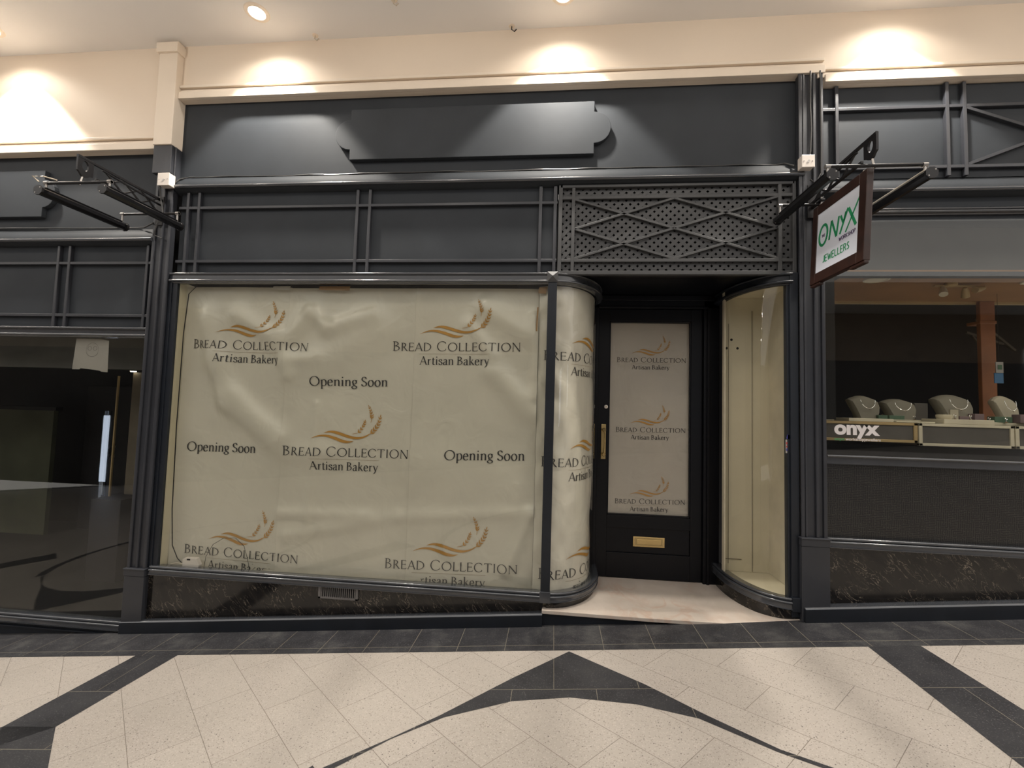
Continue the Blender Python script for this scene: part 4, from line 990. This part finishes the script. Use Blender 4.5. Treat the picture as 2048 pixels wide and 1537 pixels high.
# ------------------------------------------------------------------ sign brackets with tube lights
def bracket(xc, lab, hang):
    t = thing('sign_bracket', lab, 'bracket', (xc, -0.030, 2.70))
    ft = -0.615
    b = MB(); w = 0.014
    b.bar((xc, -0.030, 2.895), (xc, ft, 2.900), w, 0.016); b.bar((xc, -0.030, 2.800), (xc, -0.50, 2.806), w, 0.014)
    b.bar((xc, -0.030, 2.855), (xc, -0.46, 2.885), w, 0.009)
    ys = [-0.06, -0.19, -0.32, -0.45]
    for a, q in zip(ys, ys[1:]): b.bar((xc, a, 2.80), (xc, q, 2.89), 0.010, 0.010); b.bar((xc, a, 2.89), (xc, q, 2.80), 0.010, 0.010)
    part(b, 'truss_arm', IRON, t, 0.001)
    b = MB(); outer = [(-0.615, 2.905), (-0.615, 2.810), (-0.600, 2.800), (-0.585, 2.780), (-0.560, 2.776), (-0.545, 2.795), (-0.520, 2.805), (-0.520, 2.900)]
    # end plate with an oval hole, built as a ring of quads
    n = 24; cy, cz = -0.570, 2.853
    def onpoly(a):
        d = (math.cos(a), math.sin(a)); best = None
        for p, q in zip(outer, outer[1:]+outer[:1]):
            ex, ez = q[0]-p[0], q[1]-p[1]; den = d[0]*ez-d[1]*ex
            if abs(den) < 1e-9: continue
            s_ = ((p[0]-cy)*ez-(p[1]-cz)*ex)/den; tt = ((p[0]-cy)*d[1]-(p[1]-cz)*d[0])/den
            if s_ > 0 and -1e-6 <= tt <= 1+1e-6 and (best is None or s_ > best): best = s_
        return (cy+d[0]*best, cz+d[1]*best)
    O = [onpoly(2*PI*k/n) for k in range(n)]; I = [(cy+0.020*math.cos(2*PI*k/n), cz+0.032*math.sin(2*PI*k/n)) for k in range(n)]
    for k in range(n):
        l = (k+1) % n
        for xx in (xc-0.006, xc+0.006): b.face([(xx, *O[k]), (xx, *O[l]), (xx, *I[l]), (xx, *I[k])])
        b.face([(xc-0.006, *O[k]), (xc+0.006, *O[k]), (xc+0.006, *O[l]), (xc-0.006, *O[l])]); b.face([(xc-0.006, *I[k]), (xc+0.006, *I[k]), (xc+0.006, *I[l]), (xc-0.006, *I[l])])
    part(b, 'end_plate', IRON, t)
    b = MB(); b.tube([(xc-0.232, -0.60, 2.730), (xc+0.232, -0.60, 2.730)], 0.009, 0, 12); part(b, 'front_cross_bar', IRON, t)
    b = MB(); b.tube([(xc-0.232, -0.11, 2.753), (xc+0.232, -0.11, 2.753)], 0.009, 0, 12); part(b, 'rear_cross_bar', IRON, t)
    b = MB(); b.tube([(xc, -0.575, 2.79), (xc, -0.59, 2.72)], 0.005, 0, 8); part(b, 'hanger_rod', STEEL, t); part(MB().tube([(xc, -0.13, 2.80), (xc, -0.13, 2.745)], 0.005, 0, 8), 'hanger_rod', STEEL, t)
    b = MB(); b.box(xc-0.03, xc+0.03, -0.037, -0.027, 2.70, 2.92); b.box(xc-0.012, xc+0.012, -0.15, -0.03, 2.764, 2.776); part(b, 'wall_plate', IRON, t, 0.002)
    return t
def tubelight(x, lab, zf=2.668, cream=False):
    t = thing('tube_light', lab, 'light', (x, -0.36, zf), 'black tube lights on the sign brackets')
    y0, y1 = -0.640, -0.085; R_ = 0.027
    b = MB(); b.tube([(x, y0+0.004, zf), (x, y1-0.004, zf)], R_, 0, 8, phase=PI/8); part(b, 'housing', BLACKG, t)
    for y in (y0, y1):
        ec = part(MB().tube([(x, y-0.004, zf), (x, y+0.006, zf)], R_+0.005, 0, 8, phase=PI/8), 'end_cap', IRON, t)
        for sg in (-1, 1): sub(MB().lathe([(0, -0.002), (0.003, -0.002), (0.004, 0)], (x+sg*0.016, y-0.004, zf+sg*0.016), 0, 8, 'y'), 'screw', STEEL, ec)
    b = MB(); b.box(x-0.012, x+0.012, y0+0.03, y1-0.03, zf+0.026, zf+0.034); part(b, 'upper_strip', TUBEHI if cream else BLACKG, t, 0.003, label='painted-in light reflection along the housing top' if cream else None)  # the pale version paints in light caught on the black housing
    for y, dz in ((-0.60, 0.0), (-0.11, 0.022)):
        b = MB(); b.tube([(x, y, zf+0.025), (x, y, zf+0.062+dz)], 0.006, 0, 8); b.tube([(x-0.012, y, zf+0.064+dz), (x+0.012, y, zf+0.064+dz)], 0.012, 0, 10)
        part(b, 'clamp', STEEL, t)
bracket(-2.972, 'empty black iron sign bracket on the pilaster left of the bakery', False)
tubelight(-3.19, 'black tube light farther left on the empty bracket'); tubelight(-2.752, 'black tube light nearer the bakery on the empty bracket')
bracket(1.642, 'black iron bracket carrying the jeweller sign', True)
tubelight(1.405, 'black tube light on the doorway side of the hanging sign', 2.665); tubelight(1.878, 'black tube light with painted-in upper glint, right of the hanging sign', 2.665, True)
m = MB(); m.tube([(-3.19, -0.64, 2.72), (-3.21, -0.66, 2.745), (-3.19, -0.62, 2.765), (-3.12, -0.60, 2.75)], 0.004, 0, 8)
tag(m.build('loose_wire', CREAMC), 'short pale wire curling at the end of the far left tube light', 'wire')

# ------------------------------------------------------------------ hanging sign
SX, SZ = 1.642, 2.742
t = thing('hanging_sign', 'double sided white ONYX jewellers sign in a dark brown frame', 'sign', (SX, -0.33, SZ))
fy0, fy1, z0, z1 = -0.565, -0.075, 2.240, 2.738
b = MB(); T = 0.017
b.box(SX-T, SX+T, fy0, fy0+0.058, z0, z1); b.box(SX-T, SX+T, fy1-0.050, fy1, z0, z1)
b.box(SX-T, SX+T, fy0+0.058, fy1-0.050, z1-0.060, z1); b.box(SX-T, SX+T, fy0+0.058, fy1-0.050, z0, z0+0.062)
b.box(SX-T*.7, SX+T*.7, fy0+0.0, fy0+0.12, z0-0.016, z0); b.box(SX-T*.7, SX+T*.7, fy1-0.10, fy1, z0-0.016, z0)
sf = part(b, 'sign_frame', BROWN, t, 0.003)
sp = part(MB().box(SX-0.012, SX+0.012, fy0+0.05, fy1-0.04, z0+0.055, z1-0.055), 'sign_panel', SIGNW, t)
def slines(mb, pts, w, xx):     # pts given as (u, z) with u = distance from the wall
    for a, b_ in zip(pts, pts[1:]):
        d = (b_[0]-a[0], b_[1]-a[1]); l = math.hypot(*d) or 1; n = (-d[1]/l*w/2, d[0]/l*w/2)
        mb.prism([(-(a[0]+n[0]), a[1]+n[1]), (-(b_[0]+n[0]), b_[1]+n[1]), (-(b_[0]-n[0]), b_[1]-n[1]), (-(a[0]-n[0]), a[1]-n[1])], 'x', xx-0.0012, xx)
SLET = {'J': [[(.35, 1), (.35, .2), (.2, 0), (.02, .08)]], 'E': [[(.5, 1), (0, 1), (0, 0), (.5, 0)], [(0, .52), (.42, .52)]], 'W': [[(0, 1), (.22, 0), (.42, .8), (.62, 0), (.84, 1)]],
 'L': [[(0, 1), (0, 0), (.45, 0)]], 'R': [[(0, 0), (0, 1), (.35, 1), (.48, .78), (.35, .52), (0, .52)], [(.28, .52), (.52, 0)]], 'S': [[(.45, .9), (.25, 1), (.05, .85), (.1, .6), (.4, .42), (.46, .15), (.25, 0), (.02, .1)]],
 'O': [ell(.33, .5, .33, .5, 0, 360, 16)], 'K': [[(0, 0), (0, 1)], [(.48, 1), (.02, .45)], [(.14, .58), (.52, 0)]], 'H': [[(0, 0), (0, 1)], [(.5, 0), (.5, 1)], [(0, .5), (.5, .5)]],
 'P': [[(0, 0), (0, 1), (.35, 1), (.48, .76), (.35, .48), (0, .48)]], 'T': [[(.25, 0), (.25, 1)], [(0, 1), (.5, 1)]]}
def stext(mb, s, u0, z0, width, h, w, slope, xx):
    x = 0; it = []
    for ch in s:
        wd = max(p[0] for q in SLET[ch] for p in q); it.append((x, ch)); x += wd+0.22
    x -= .22; k = width/x
    for gx, ch in it:
        for q in SLET[ch]: slines(mb, [(u0+(gx+p[0])*k, z0+p[1]*h+(gx+p[0])*k*slope) for p in q], w, xx)
xx = SX-0.0125
b = MB()
O_ = [(0.190+0.040*math.cos(a)+0.004*math.sin(a), 2.524+0.062*math.sin(a)) for a in [2*PI*k/28 for k in range(29)]]
slines(b, O_, 0.016, xx)
slines(b, [(0.250, 2.470), (0.268, 2.580), (0.318, 2.466), (0.336, 2.578)], 0.015, xx)
slines(b, [(0.352, 2.572), (0.378, 2.520), (0.398, 2.578)], 0.014, xx); slines(b, [(0.414, 2.592), (0.350, 2.464)], 0.014, xx)
slines(b, [(0.420, 2.588), (0.486, 2.466)], 0.018, xx); slines(b, [(0.508, 2.612), (0.400, 2.456)], 0.010, xx)
sub(b, 'large_lettering', SIGNG, sp, label='green ONYX lettering')
b = MB(); stext(b, 'THE', 0.176, 2.512, 0.030, 0.016, 0.0030, 0.0, xx); stext(b, 'WORKSHOP', 0.345, 2.425, 0.140, 0.021, 0.0036, 0.0, xx); sub(b, 'small_lettering', SIGNV, sp, label='purple grey small lettering')
b = MB(); stext(b, 'JEWELLERS', 0.196, 2.350, 0.240, 0.040, 0.0052, 0.0, xx); sub(b, 'jewellers_lettering', SIGNG, sp, label='green JEWELLERS lettering')
t.rotation_euler = (0, math.radians(3.2), 0)
for y in (-0.52, -0.13): part(MB().tube([(SX, y, 2.736), (SX, y, 2.748)], 0.010, 0, 8), 'hanging_loop', STEEL, t)

# ------------------------------------------------------------------ shells of the shops behind the fronts
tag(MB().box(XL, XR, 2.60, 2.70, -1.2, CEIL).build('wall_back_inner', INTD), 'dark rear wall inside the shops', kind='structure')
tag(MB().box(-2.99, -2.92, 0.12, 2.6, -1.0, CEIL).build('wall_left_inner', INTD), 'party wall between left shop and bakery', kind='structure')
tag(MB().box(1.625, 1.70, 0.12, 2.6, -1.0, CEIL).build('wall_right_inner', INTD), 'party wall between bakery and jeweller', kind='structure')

# ------------------------------------------------------------------ left shop
t = thing('window_4', 'large unlit window of the left shop reaching almost to the floor', None, (-5, 0, -0.27), kind='structure')
LS = -0.200
part(MB().sweep(sill_prof(LS, LS-0.066), straight(XL+.05, -3.04)), 'sill', GLOSS, t)
part(MB().sweep(head_prof(1.873, 1.925), straight(XL+.05, -3.03)), 'head_moulding', GLOSS, t)
part(MB().box(XL+.05, -3.03, 0.020, 0.026, LS-0.01, 1.875), 'glass_pane', GLASS, t)
part(MB().box(-3.045, -3.025, 0.0, 0.06, LS, 1.88), 'jamb', NAVY, t, 0.002)
m = MB(); m.hexa([(XL+.05, 0.0, flz(XL)-.01), (-3.04, 0.0, flz(-3.04)-.01), (-3.04, .05, flz(-3.04)-.01), (XL+.05, .05, flz(XL)-.01), (XL+.05, 0.0, LS-.066), (-3.04, 0.0, LS-.066), (-3.04, .05, LS-.066), (XL+.05, .05, LS-.066)])
m.box(XL+.05, -3.04, -0.014, 0.0, LS-0.098, LS-0.088)
tag(m.build('baseboard_left', [NAVY]), 'dark board under the left shop window', kind='structure')
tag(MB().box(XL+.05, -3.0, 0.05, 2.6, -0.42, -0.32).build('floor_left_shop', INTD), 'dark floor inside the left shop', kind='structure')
tag(MB().box(XL+.05, -3.0, 0.38, 0.45, 1.645, 2.6).build('interior_bulkhead', BULKG), 'pale grey bulkhead board inside the top of the left shop window', 'bulkhead')
t = thing('paper_notice', 'white paper notice with a smiling bespectacled face drawing in the left shop window', 'notice', (-3.52, 0.04, 1.60))
b = MB(); b.prism([(-3.672, 1.612), (-3.610, 1.612), (-3.600, 1.622), (-3.440, 1.606), (-3.425, 1.598), (-3.372, 1.595), (-3.380, 1.835), (-3.45, 1.848), (-3.655, 1.848)], 'y', 0.036, 0.038); part(b, 'sheet', NOTICE, t)
b = MB()
def ring(mb, cx, cz, rr, w, y0, a0=0, a1=360, n=24, m=0):
    for k in range(n):
        t0, t1 = math.radians(a0+(a1-a0)*k/n), math.radians(a0+(a1-a0)*(k+1)/n)
        mb.face([(cx+rr*math.cos(t0), y0, cz+rr*math.sin(t0)), (cx+(rr+w)*math.cos(t0), y0, cz+(rr+w)*math.sin(t0)), (cx+(rr+w)*math.cos(t1), y0, cz+(rr+w)*math.sin(t1)), (cx+rr*math.cos(t1), y0, cz+rr*math.sin(t1))], m)
ring(b, -3.512, 1.765, 0.050, 0.0025, 0.0352, 40, 150); ring(b, -3.512, 1.765, 0.052, 0.004, 0.0352, 205, 335)
ring(b, -3.512, 1.765, 0.050, 0.0016, 0.0352, 150, 205); ring(b, -3.512, 1.765, 0.050, 0.0016, 0.0352, -25, 40)
ring(b, -3.536, 1.775, 0.014, 0.003, 0.0352); ring(b, -3.490, 1.775, 0.014, 0.003, 0.0352)
part(b, 'face_drawing', simple('faint_grey_print', (0.16, 0.15, 0.14), 0.6), t)
t = thing('interior_wall_panel', 'dull sage green panel deep inside the left shop', 'panel', (-6.6, 2.0, -0.1))
part(MB().box(-7.6, -6.245, 2.0, 2.05, -0.32, 1.215), 'panel_board', INTG, t); 
part(MB().box(-7.6, -6.2, 1.98, 2.06, 1.215, 1.26), 'panel_head', INTD, t)
t = thing('chrome_post', 'upright polished metal post inside the left shop', 'post', (-4.40, 1.0, -0.32))
part(MB().tube([(-4.395, 1.0, -0.32), (-4.395, 1.0, 1.27)], 0.028, 0, 20), 'tube', simple('blued_steel', (0.35, 0.42, 0.55), 0.2, metal=1.0), t)
part(MB().lathe([(0.05, 0.0), (0.05, 0.012), (0.03, 0.02)], (-4.395, 1.0, -0.32), 0, 20), 'base_flange', STEEL, t)
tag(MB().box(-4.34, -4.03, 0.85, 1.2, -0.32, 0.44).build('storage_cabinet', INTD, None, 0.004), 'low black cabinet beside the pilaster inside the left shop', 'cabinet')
tag(MB().box(-4.18, -3.95, 1.02, 1.06, 0.46, 1.66).build('interior_board', INTB), 'tall brown grey board above the black cabinet', 'board')
tag(MB().box(-4.305, -4.292, 0.98, 0.995, 0.44, 1.62).build('timber_edge', OAK), 'thin orange brown upright edging above the black cabinet', 'edging')
t = thing('double_door', 'dark double door with metal handles at the rear of the left shop', 'door', (-5.6, 2.3, -0.32))
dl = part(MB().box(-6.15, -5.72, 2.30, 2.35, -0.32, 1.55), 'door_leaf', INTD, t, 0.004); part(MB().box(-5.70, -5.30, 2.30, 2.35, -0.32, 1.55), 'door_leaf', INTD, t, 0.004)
b = MB(); b.tube([(-5.78, 2.26, 0.66), (-5.78, 2.26, 1.12)], 0.012, 0, 10); sub(b, 'handle', STEEL, dl)
for x in (-5.77, -5.70):
    for z in (0.64, 0.76): sub(MB().lathe([(0, -0.02), (0.02, -0.015), (0.022, 0)], (x, 2.30, z), 0, 12, 'y'), 'lock_knob', STEEL, dl)
tag(MB().lathe([(0, -0.004), (0.022, -0.004), (0.026, 0.004)], (-4.16, 1.0, 1.668), 0, 16).build('small_ceiling_lamp', SMALLLAMP), 'tiny lit lamp high inside the left shop beside the pilaster', 'lamp')

# ------------------------------------------------------------------ jeweller on the right
XE = XR-.06
t = thing('window_5', 'jeweller display window on the right', None, (3, 0, 1.14), kind='structure')
b = MB(); b.sweep([(-0.05, 1.176)]+[(0.012, 1.178)]+arcpts(0.012, 1.171, 0.007, PI/2, -PI/2, 4)+[(0.002, 1.160), (0.002, 1.120), (-0.05, 1.120)], straight(1.728, XE)); part(b, 'sill', GLOSS, t)
part(MB().box(1.735, XE, 0.020, 0.026, 1.176, 2.705), 'glass_pane', GLASS, t)
part(MB().box(1.728, 1.808, 0.030, 0.07, 1.40, 2.71), 'black_reveal', VOID, t)
part(MB().box(1.735, XE, 0.35, 0.36, 2.405, 3.2), 'bulkhead_board', BULKG, t)
part(MB().box(1.735, XE, 0.045, 0.10, 2.344, 2.372), 'bulkhead_edge', NAVY, t)
tag(MB().box(1.735, XE, 0.030, 0.10, 0.655, 1.125).build('trim_12', MOSAIC), 'dark basket weave mosaic panel below the jeweller window', kind='structure')
tag(MB().sweep(sill_prof(0.662, 0.600), straight(1.728, XE, 0.004)).build('trim_13', GLOSS), 'glossy dark moulding above the right marble riser', kind='structure')
t = thing('timber_ceiling', 'warm orange timber ceiling inside the jeweller window', 'ceiling panel', (3, 0.4, 2.36))
part(MB().box(1.735, XE, 0.10, 0.80, 2.362, 2.40), 'boards', WOODC, t)
part(MB().box(1.735, XE, 0.78, 0.82, 2.345, 2.44), 'edge_trim', OAK, t)
part(MB().box(1.735, XE, 0.82, 0.86, 2.36, 3.2), 'upper_board', VOID, t)
def roundlight(x, y, r_, lab):
    tag(MB().lathe([(0, -0.004), (r_*.8, -0.004), (r_*.85, -0.010), (r_, -0.008), (r_, 0.0)], (x, y, 2.362), 0, 28).build('round_light', CREAMT), lab, 'light')
roundlight(2.165, 0.175, 0.075, 'pale round ceiling light in the timber ceiling beside the hanging sign')
roundlight(3.17, 0.22, 0.06, 'pale round ceiling light at the right edge of the timber ceiling')
t = thing('track_spotlight', 'pale spotlight bar with three swivelling heads on the jeweller timber ceiling', 'spotlight', (2.75, 0.28, 2.36))
b = MB(); b.box(2.60, 2.87, 0.265, 0.285, 2.338, 2.346); b.lathe([(0.035, 0.0), (0.035, -0.016), (0.01, -0.020)], (2.71, 0.275, 2.362), 0, 16); part(b, 'mounting_bar', OAK, t)
for k, (x, dx, dy, dz) in enumerate(((2.66, -0.022, -0.03, -0.055), (2.80, 0.03, 0.035, -0.055), (2.92, -0.07, -0.012, -0.018))):
    a = Vector((x, 0.275, 2.332)); bq = a+Vector((dx, dy, dz))
    b = MB(); b.tube([tuple(a), tuple(a+(bq-a)*.4), tuple(bq)], [0.012, 0.020, 0.024], 0, 14); b.tube([(x, 0.275, 2.345), tuple(a)], 0.005, 0, 8); part(b, 'lamp_head', OAK if k else CREAMT, t)
t = thing('timber_post', 'square reddish timber post at the back of the jeweller display', 'post', (3.36, 0.8, 1.40))
part(MB().box(3.308, 3.415, 0.75, 0.785, 1.412, 2.36), 'shaft', WOODP, t, 0.004); part(MB().box(3.300, 3.423, 0.745, 0.86, 2.180, 2.205), 'collar', WOODP, t, 0.004)
tag(MB().box(1.735, XE, 0.90, 2.5, 1.15, 1.20).build('floor_right_shop', VOID), 'raised dark base inside the jeweller', kind='structure')
def drawer(x0, x1, z0, z1, m1, lab):
    t = thing('display_case', lab, 'display case', ((x0+x1)/2, 0.14, z0), 'display case fronts in the jeweller window')
    y0 = 0.135; fw = 0.022
    b = MB(); b.box(x0, x1, y0, y0+0.02, z1-fw*.8, z1); b.box(x0, x1, y0, y0+0.02, z0, z0+fw*.8); b.box(x0, x0+fw, y0, y0+0.02, z0, z1); b.box(x1-fw, x1, y0, y0+0.02, z0, z1)
    part(b, 'frame', m1, t, 0.002); part(MB().box(x0+fw*.6, x1-fw*.6, y0+0.008, y0+0.02, z0+fw*.5, z1-fw*.5), 'felt_panel', FELT, t)
    part(MB().box(x0, x1, y0+0.02, 0.70, z0, z1-0.004), 'case', INTB, t)
drawer(1.735, 2.372, 1.262, 1.392, OAK, 'oak edged display case behind the white onyx window lettering')
drawer(2.380, 2.945, 1.246, 1.392, CREAMT, 'cream edged display case right of the oak one')
drawer(2.953, 3.55, 1.246, 1.392, CREAMT, 'cream edged display case cut by the right edge of the photo')
def boxthing(nm, x0, x1, y0, y1, z0, z1, mm, lab, cat, bv=0.003):
    t = thing(nm, lab, cat, ((x0+x1)/2, (y0+y1)/2, z0))
    part(MB().box(x0, x1, y0, y1, z0, z1), 'body', mm, t, bv); return t
DT = 1.3925
boxthing('display_tray', 1.955, 2.232, 0.14, 0.30, DT, 1.414, CREAMT, 'long cream tray on the oak drawer below the first bust', 'tray')
boxthing('display_tray', 2.262, 2.50, 0.16, 0.30, DT, 1.402, CREAMB, 'thin cream tray where the oak and cream display fronts meet', 'tray')
boxthing('display_tray', 2.535, 2.835, 0.138, 0.32, DT, 1.424, CREAMT, 'thick pale tray in front of the largest grey bust', 'tray')
boxthing('display_tray', 1.90, 3.5, 0.33, 0.62, DT, 1.412, CREAMB, 'long low cream platform carrying the busts', 'platform')
def bust(xc, y, w, z0, z1, mm, lab, lean=0.0, flip=1):
    t = thing('necklace_bust', lab, 'bust', (xc, y, z0), 'necklace display busts in the jeweller window'); h = z1-z0
    prof = [(-.30, 0), (.30, 0), (.44, .25), (.50, .50), (.47, .74), (.36, .86), (.22, .93), (.10, .985), (-.05, 1.0), (-.20, .985), (-.34, .93), (-.50, .82), (-.46, .68), (-.40, .45), (-.35, .22)]
    b = MB(); n = len(prof); layers = [(-0.5, .84), (-0.36, .95), (-0.1, 1.0), (0.25, .96), (.5, .80)]; i0 = 0; D = w*0.42
    for (d, s) in layers:
        for (px, pz) in prof:
            b.v.append((xc+flip*px*w*s, y+d*D+pz*h*0.28, z0+(pz*s+(1-s)*.35 if pz > 0.01 else 0)*h))
    for k in range(len(layers)-1):
        for j in range(n):
            l = (j+1) % n; b.f.append((k*n+j, k*n+l, (k+1)*n+l, (k+1)*n+j)); b.m.append(0); b.sm.append(True)
    b.f.append(tuple(range(n-1, -1, -1))); b.m.append(0); b.sm.append(False); b.f.append(tuple(range((len(layers)-1)*n, len(layers)*n))); b.m.append(0); b.sm.append(False)
    fm_ = part(b, 'form', mm, t)
    c_ = MB(); pts = []
    for k in range(13):
        a = PI*k/12; pts.append((xc+flip*math.cos(a)*w*.24, y-D*.5-0.004+0.10*h*(1-math.sin(a)), z0+h*(.80-.36*math.sin(a))))
    c_.tube(pts, 0.0022, 0, 6); c_.lathe([(0, 0.004), (0.005, 0), (0, -0.006)], (pts[6][0], pts[6][1]-0.002, pts[6][2]-.004), 0, 8)
    sub(c_, 'necklace', SILVER, fm_)
bust(2.225, 0.40, 0.20, 1.412, 1.578, BUST, 'grey necklace bust nearest the black window edge')
bust(2.475, 0.43, 0.22, 1.412, 1.562, BUST, 'lower grey necklace bust, second from the black window edge')
bust(2.83, 0.42, 0.24, 1.412, 1.602, BUST, 'largest rounded grey necklace bust left of the timber post')
bust(3.175, 0.42, 0.15, 1.412, 1.602, BUSTL, 'cream necklace bust right of the timber post')
boxthing('felt_display_block', 2.600, 2.690, 0.46, 0.54, 1.412, 1.535, FELT, 'wide grey brown felt block between the second and largest busts', 'display block')
boxthing('jewellery_box', 2.275, 2.335, 0.34, 0.38, 1.412, 1.440, GREENB, 'green jewellery box by the foot of the first bust', 'box')
boxthing('jewellery_box', 2.345, 2.445, 0.34, 0.38, 1.412, 1.440, GREENB, 'wider green jewellery box below the second bust', 'box')
t = thing('ring_dish', 'white ring dish on the thick pale tray', 'dish', (2.60, 0.2, 1.424))
part(MB().lathe([(0, 0.0), (0.035, 0.0), (0.042, 0.012), (0.042, 0.028), (0.036, 0.030), (0.034, 0.022), (0, 0.020)], (2.60, 0.22, 1.424), 0, 24), 'dish', CREAMT, t)
part(MB().lathe([(0.008, 0), (0.010, 0.004), (0.010, 0.014), (0.008, 0.014)], (2.60, 0.22, 1.444), 0, 14), 'ring', SILVER, t)
boxthing('price_card', 2.665, 2.715, 0.25, 0.262, 1.424, 1.490, BUSTL, 'small upright cream card behind the white ring dish', 'card', 0.001)
boxthing('jewellery_box', 2.790, 2.865, 0.33, 0.37, 1.412, 1.448, MAUVE, 'dusty mauve jewellery box at the foot of the largest bust', 'box')
boxthing('display_block', 2.885, 2.945, 0.33, 0.38, 1.412, 1.468, MAUVE, 'small pinkish grey block below the timber post', 'display block')
boxthing('jewellery_box', 3.02, 3.13, 0.34, 0.40, 1.412, 1.452, GREENB, 'green jewellery box in front of the cream bust', 'box')
boxthing('jewellery_box', 3.14, 3.22, 0.30, 0.36, 1.412, 1.470, MAUVE, 'pinkish grey jewellery box at the right edge of the photo', 'box')
rl = ['silver ring stand beside the first grey bust', 'silver ring stand by the felt block', 'silver ring stand behind the white ring dish', 'silver ring stand below the largest bust', 'silver ring stand on the green box side of the post', 'silver ring stand at the far right green box']
rs = None
for k, (x, y, z) in enumerate(((2.33, 0.385, 1.412), (2.52, 0.36, 1.412), (2.650, 0.20, 1.424), (2.745, 0.20, 1.424), (2.955, 0.31, 1.412), (3.07, 0.32, 1.412))):
    if rs is None:
        rs = thing('ring_stand', rl[0], 'ring stand', (x, y, z), 'small ring stands among the busts')
        part(MB().lathe([(0.0, 0.0), (0.012, 0.0), (0.004, 0.008), (0.003, 0.026), (0.0, 0.028)], (x, y, z), 0, 12), 'stem', SILVER, rs)
        part(MB().lathe([(0.0065, 0), (0.009, 0.003), (0.0065, 0.006)], (x, y-0.004, z+0.026), 0, 14, 'y'), 'ring', SILVER, rs); t = rs
    else:
        t = copy_tree(rs); t.location = (x, y, z); t['label'] = rl[k]
t = thing('hanging_card', 'blue and white card hanging right of the timber post', 'card', (3.12, 0.55, 1.72))
part(MB().box(3.215, 3.275, 0.55, 0.555, 1.700, 1.775), 'blue_card', BLUECARD, t); part(MB().box(3.222, 3.272, 0.545, 0.550, 1.775, 1.855), 'white_card', NOTICE, t)
part(MB().box(3.234, 3.262, 0.543, 0.545, 1.800, 1.835), 'green_print', GREENB, t)
part(MB().tube([(3.247, 0.5475, 1.855), (3.247, 0.5475, 2.362)], 0.0012, 0, 6), 'cord', IRON, t)
t = thing('wall_ornament', 'pale crossed strips on the dark rear wall of the jeweller, far right', 'ornament', (4.2, 1.6, 2.1))
b = MB(); b.bar((4.02, 1.6, 2.40), (4.35, 1.6, 2.10), 0.02, 0.02); b.bar((3.93, 1.6, 2.27), (4.25, 1.6, 2.16), 0.02, 0.02); b.bar((3.98, 1.6, 2.25), (4.10, 1.6, 2.05), 0.015, 0.015)
part(b, 'strips', INTB, t)

# window lettering of the jeweller
def fonttext(s, x0, x1, z0, xh, y, m, name, t, label, bold=0.0):
    cu = bpy.data.curves.new('lettering', 'FONT'); cu.body = s; cu.offset = bold; cu.resolution_u = 6
    o = bpy.data.objects.new('lettering', cu); COL.objects.link(o)
    dg = bpy.context.evaluated_depsgraph_get(); dg.update()
    me = bpy.data.meshes.new_from_object(o.evaluated_get(dg)); bpy.data.objects.remove(o)
    xs = [v.co.x for v in me.vertices]; a, b_ = min(xs), max(xs); k = (x1-x0)/(b_-a)
    for v in me.vertices: v.co = Vector((x0+(v.co.x-a)*k, y, z0+v.co.y*xh/0.52))
    me.materials.clear(); me.materials.append(m)
    o = bpy.data.objects.new(name, me); COL.objects.link(o); local(t, o); o['label'] = label; return o
t = thing('window_lettering', 'white onyx lettering on the jeweller window glass', 'lettering', (1.93, 0.018, 1.27))
VINYL = simple('white_vinyl', (0.72, 0.68, 0.67), 0.5, var=0.02)
fonttext('onyx', 1.790, 2.062, 1.310, 0.062, 0.0185, VINYL, 'large_letters', t, 'white bold onyx letters', 0.045)
fonttext('onyx', 1.790, 1.852, 1.270, 0.0125, 0.0185, SIGNG, 'green_letters', t, 'small green letters', 0.02)
fonttext('workshopjewellers', 1.857, 2.066, 1.270, 0.0125, 0.0185, VINYL, 'small_letters', t, 'small white letters', 0.015)
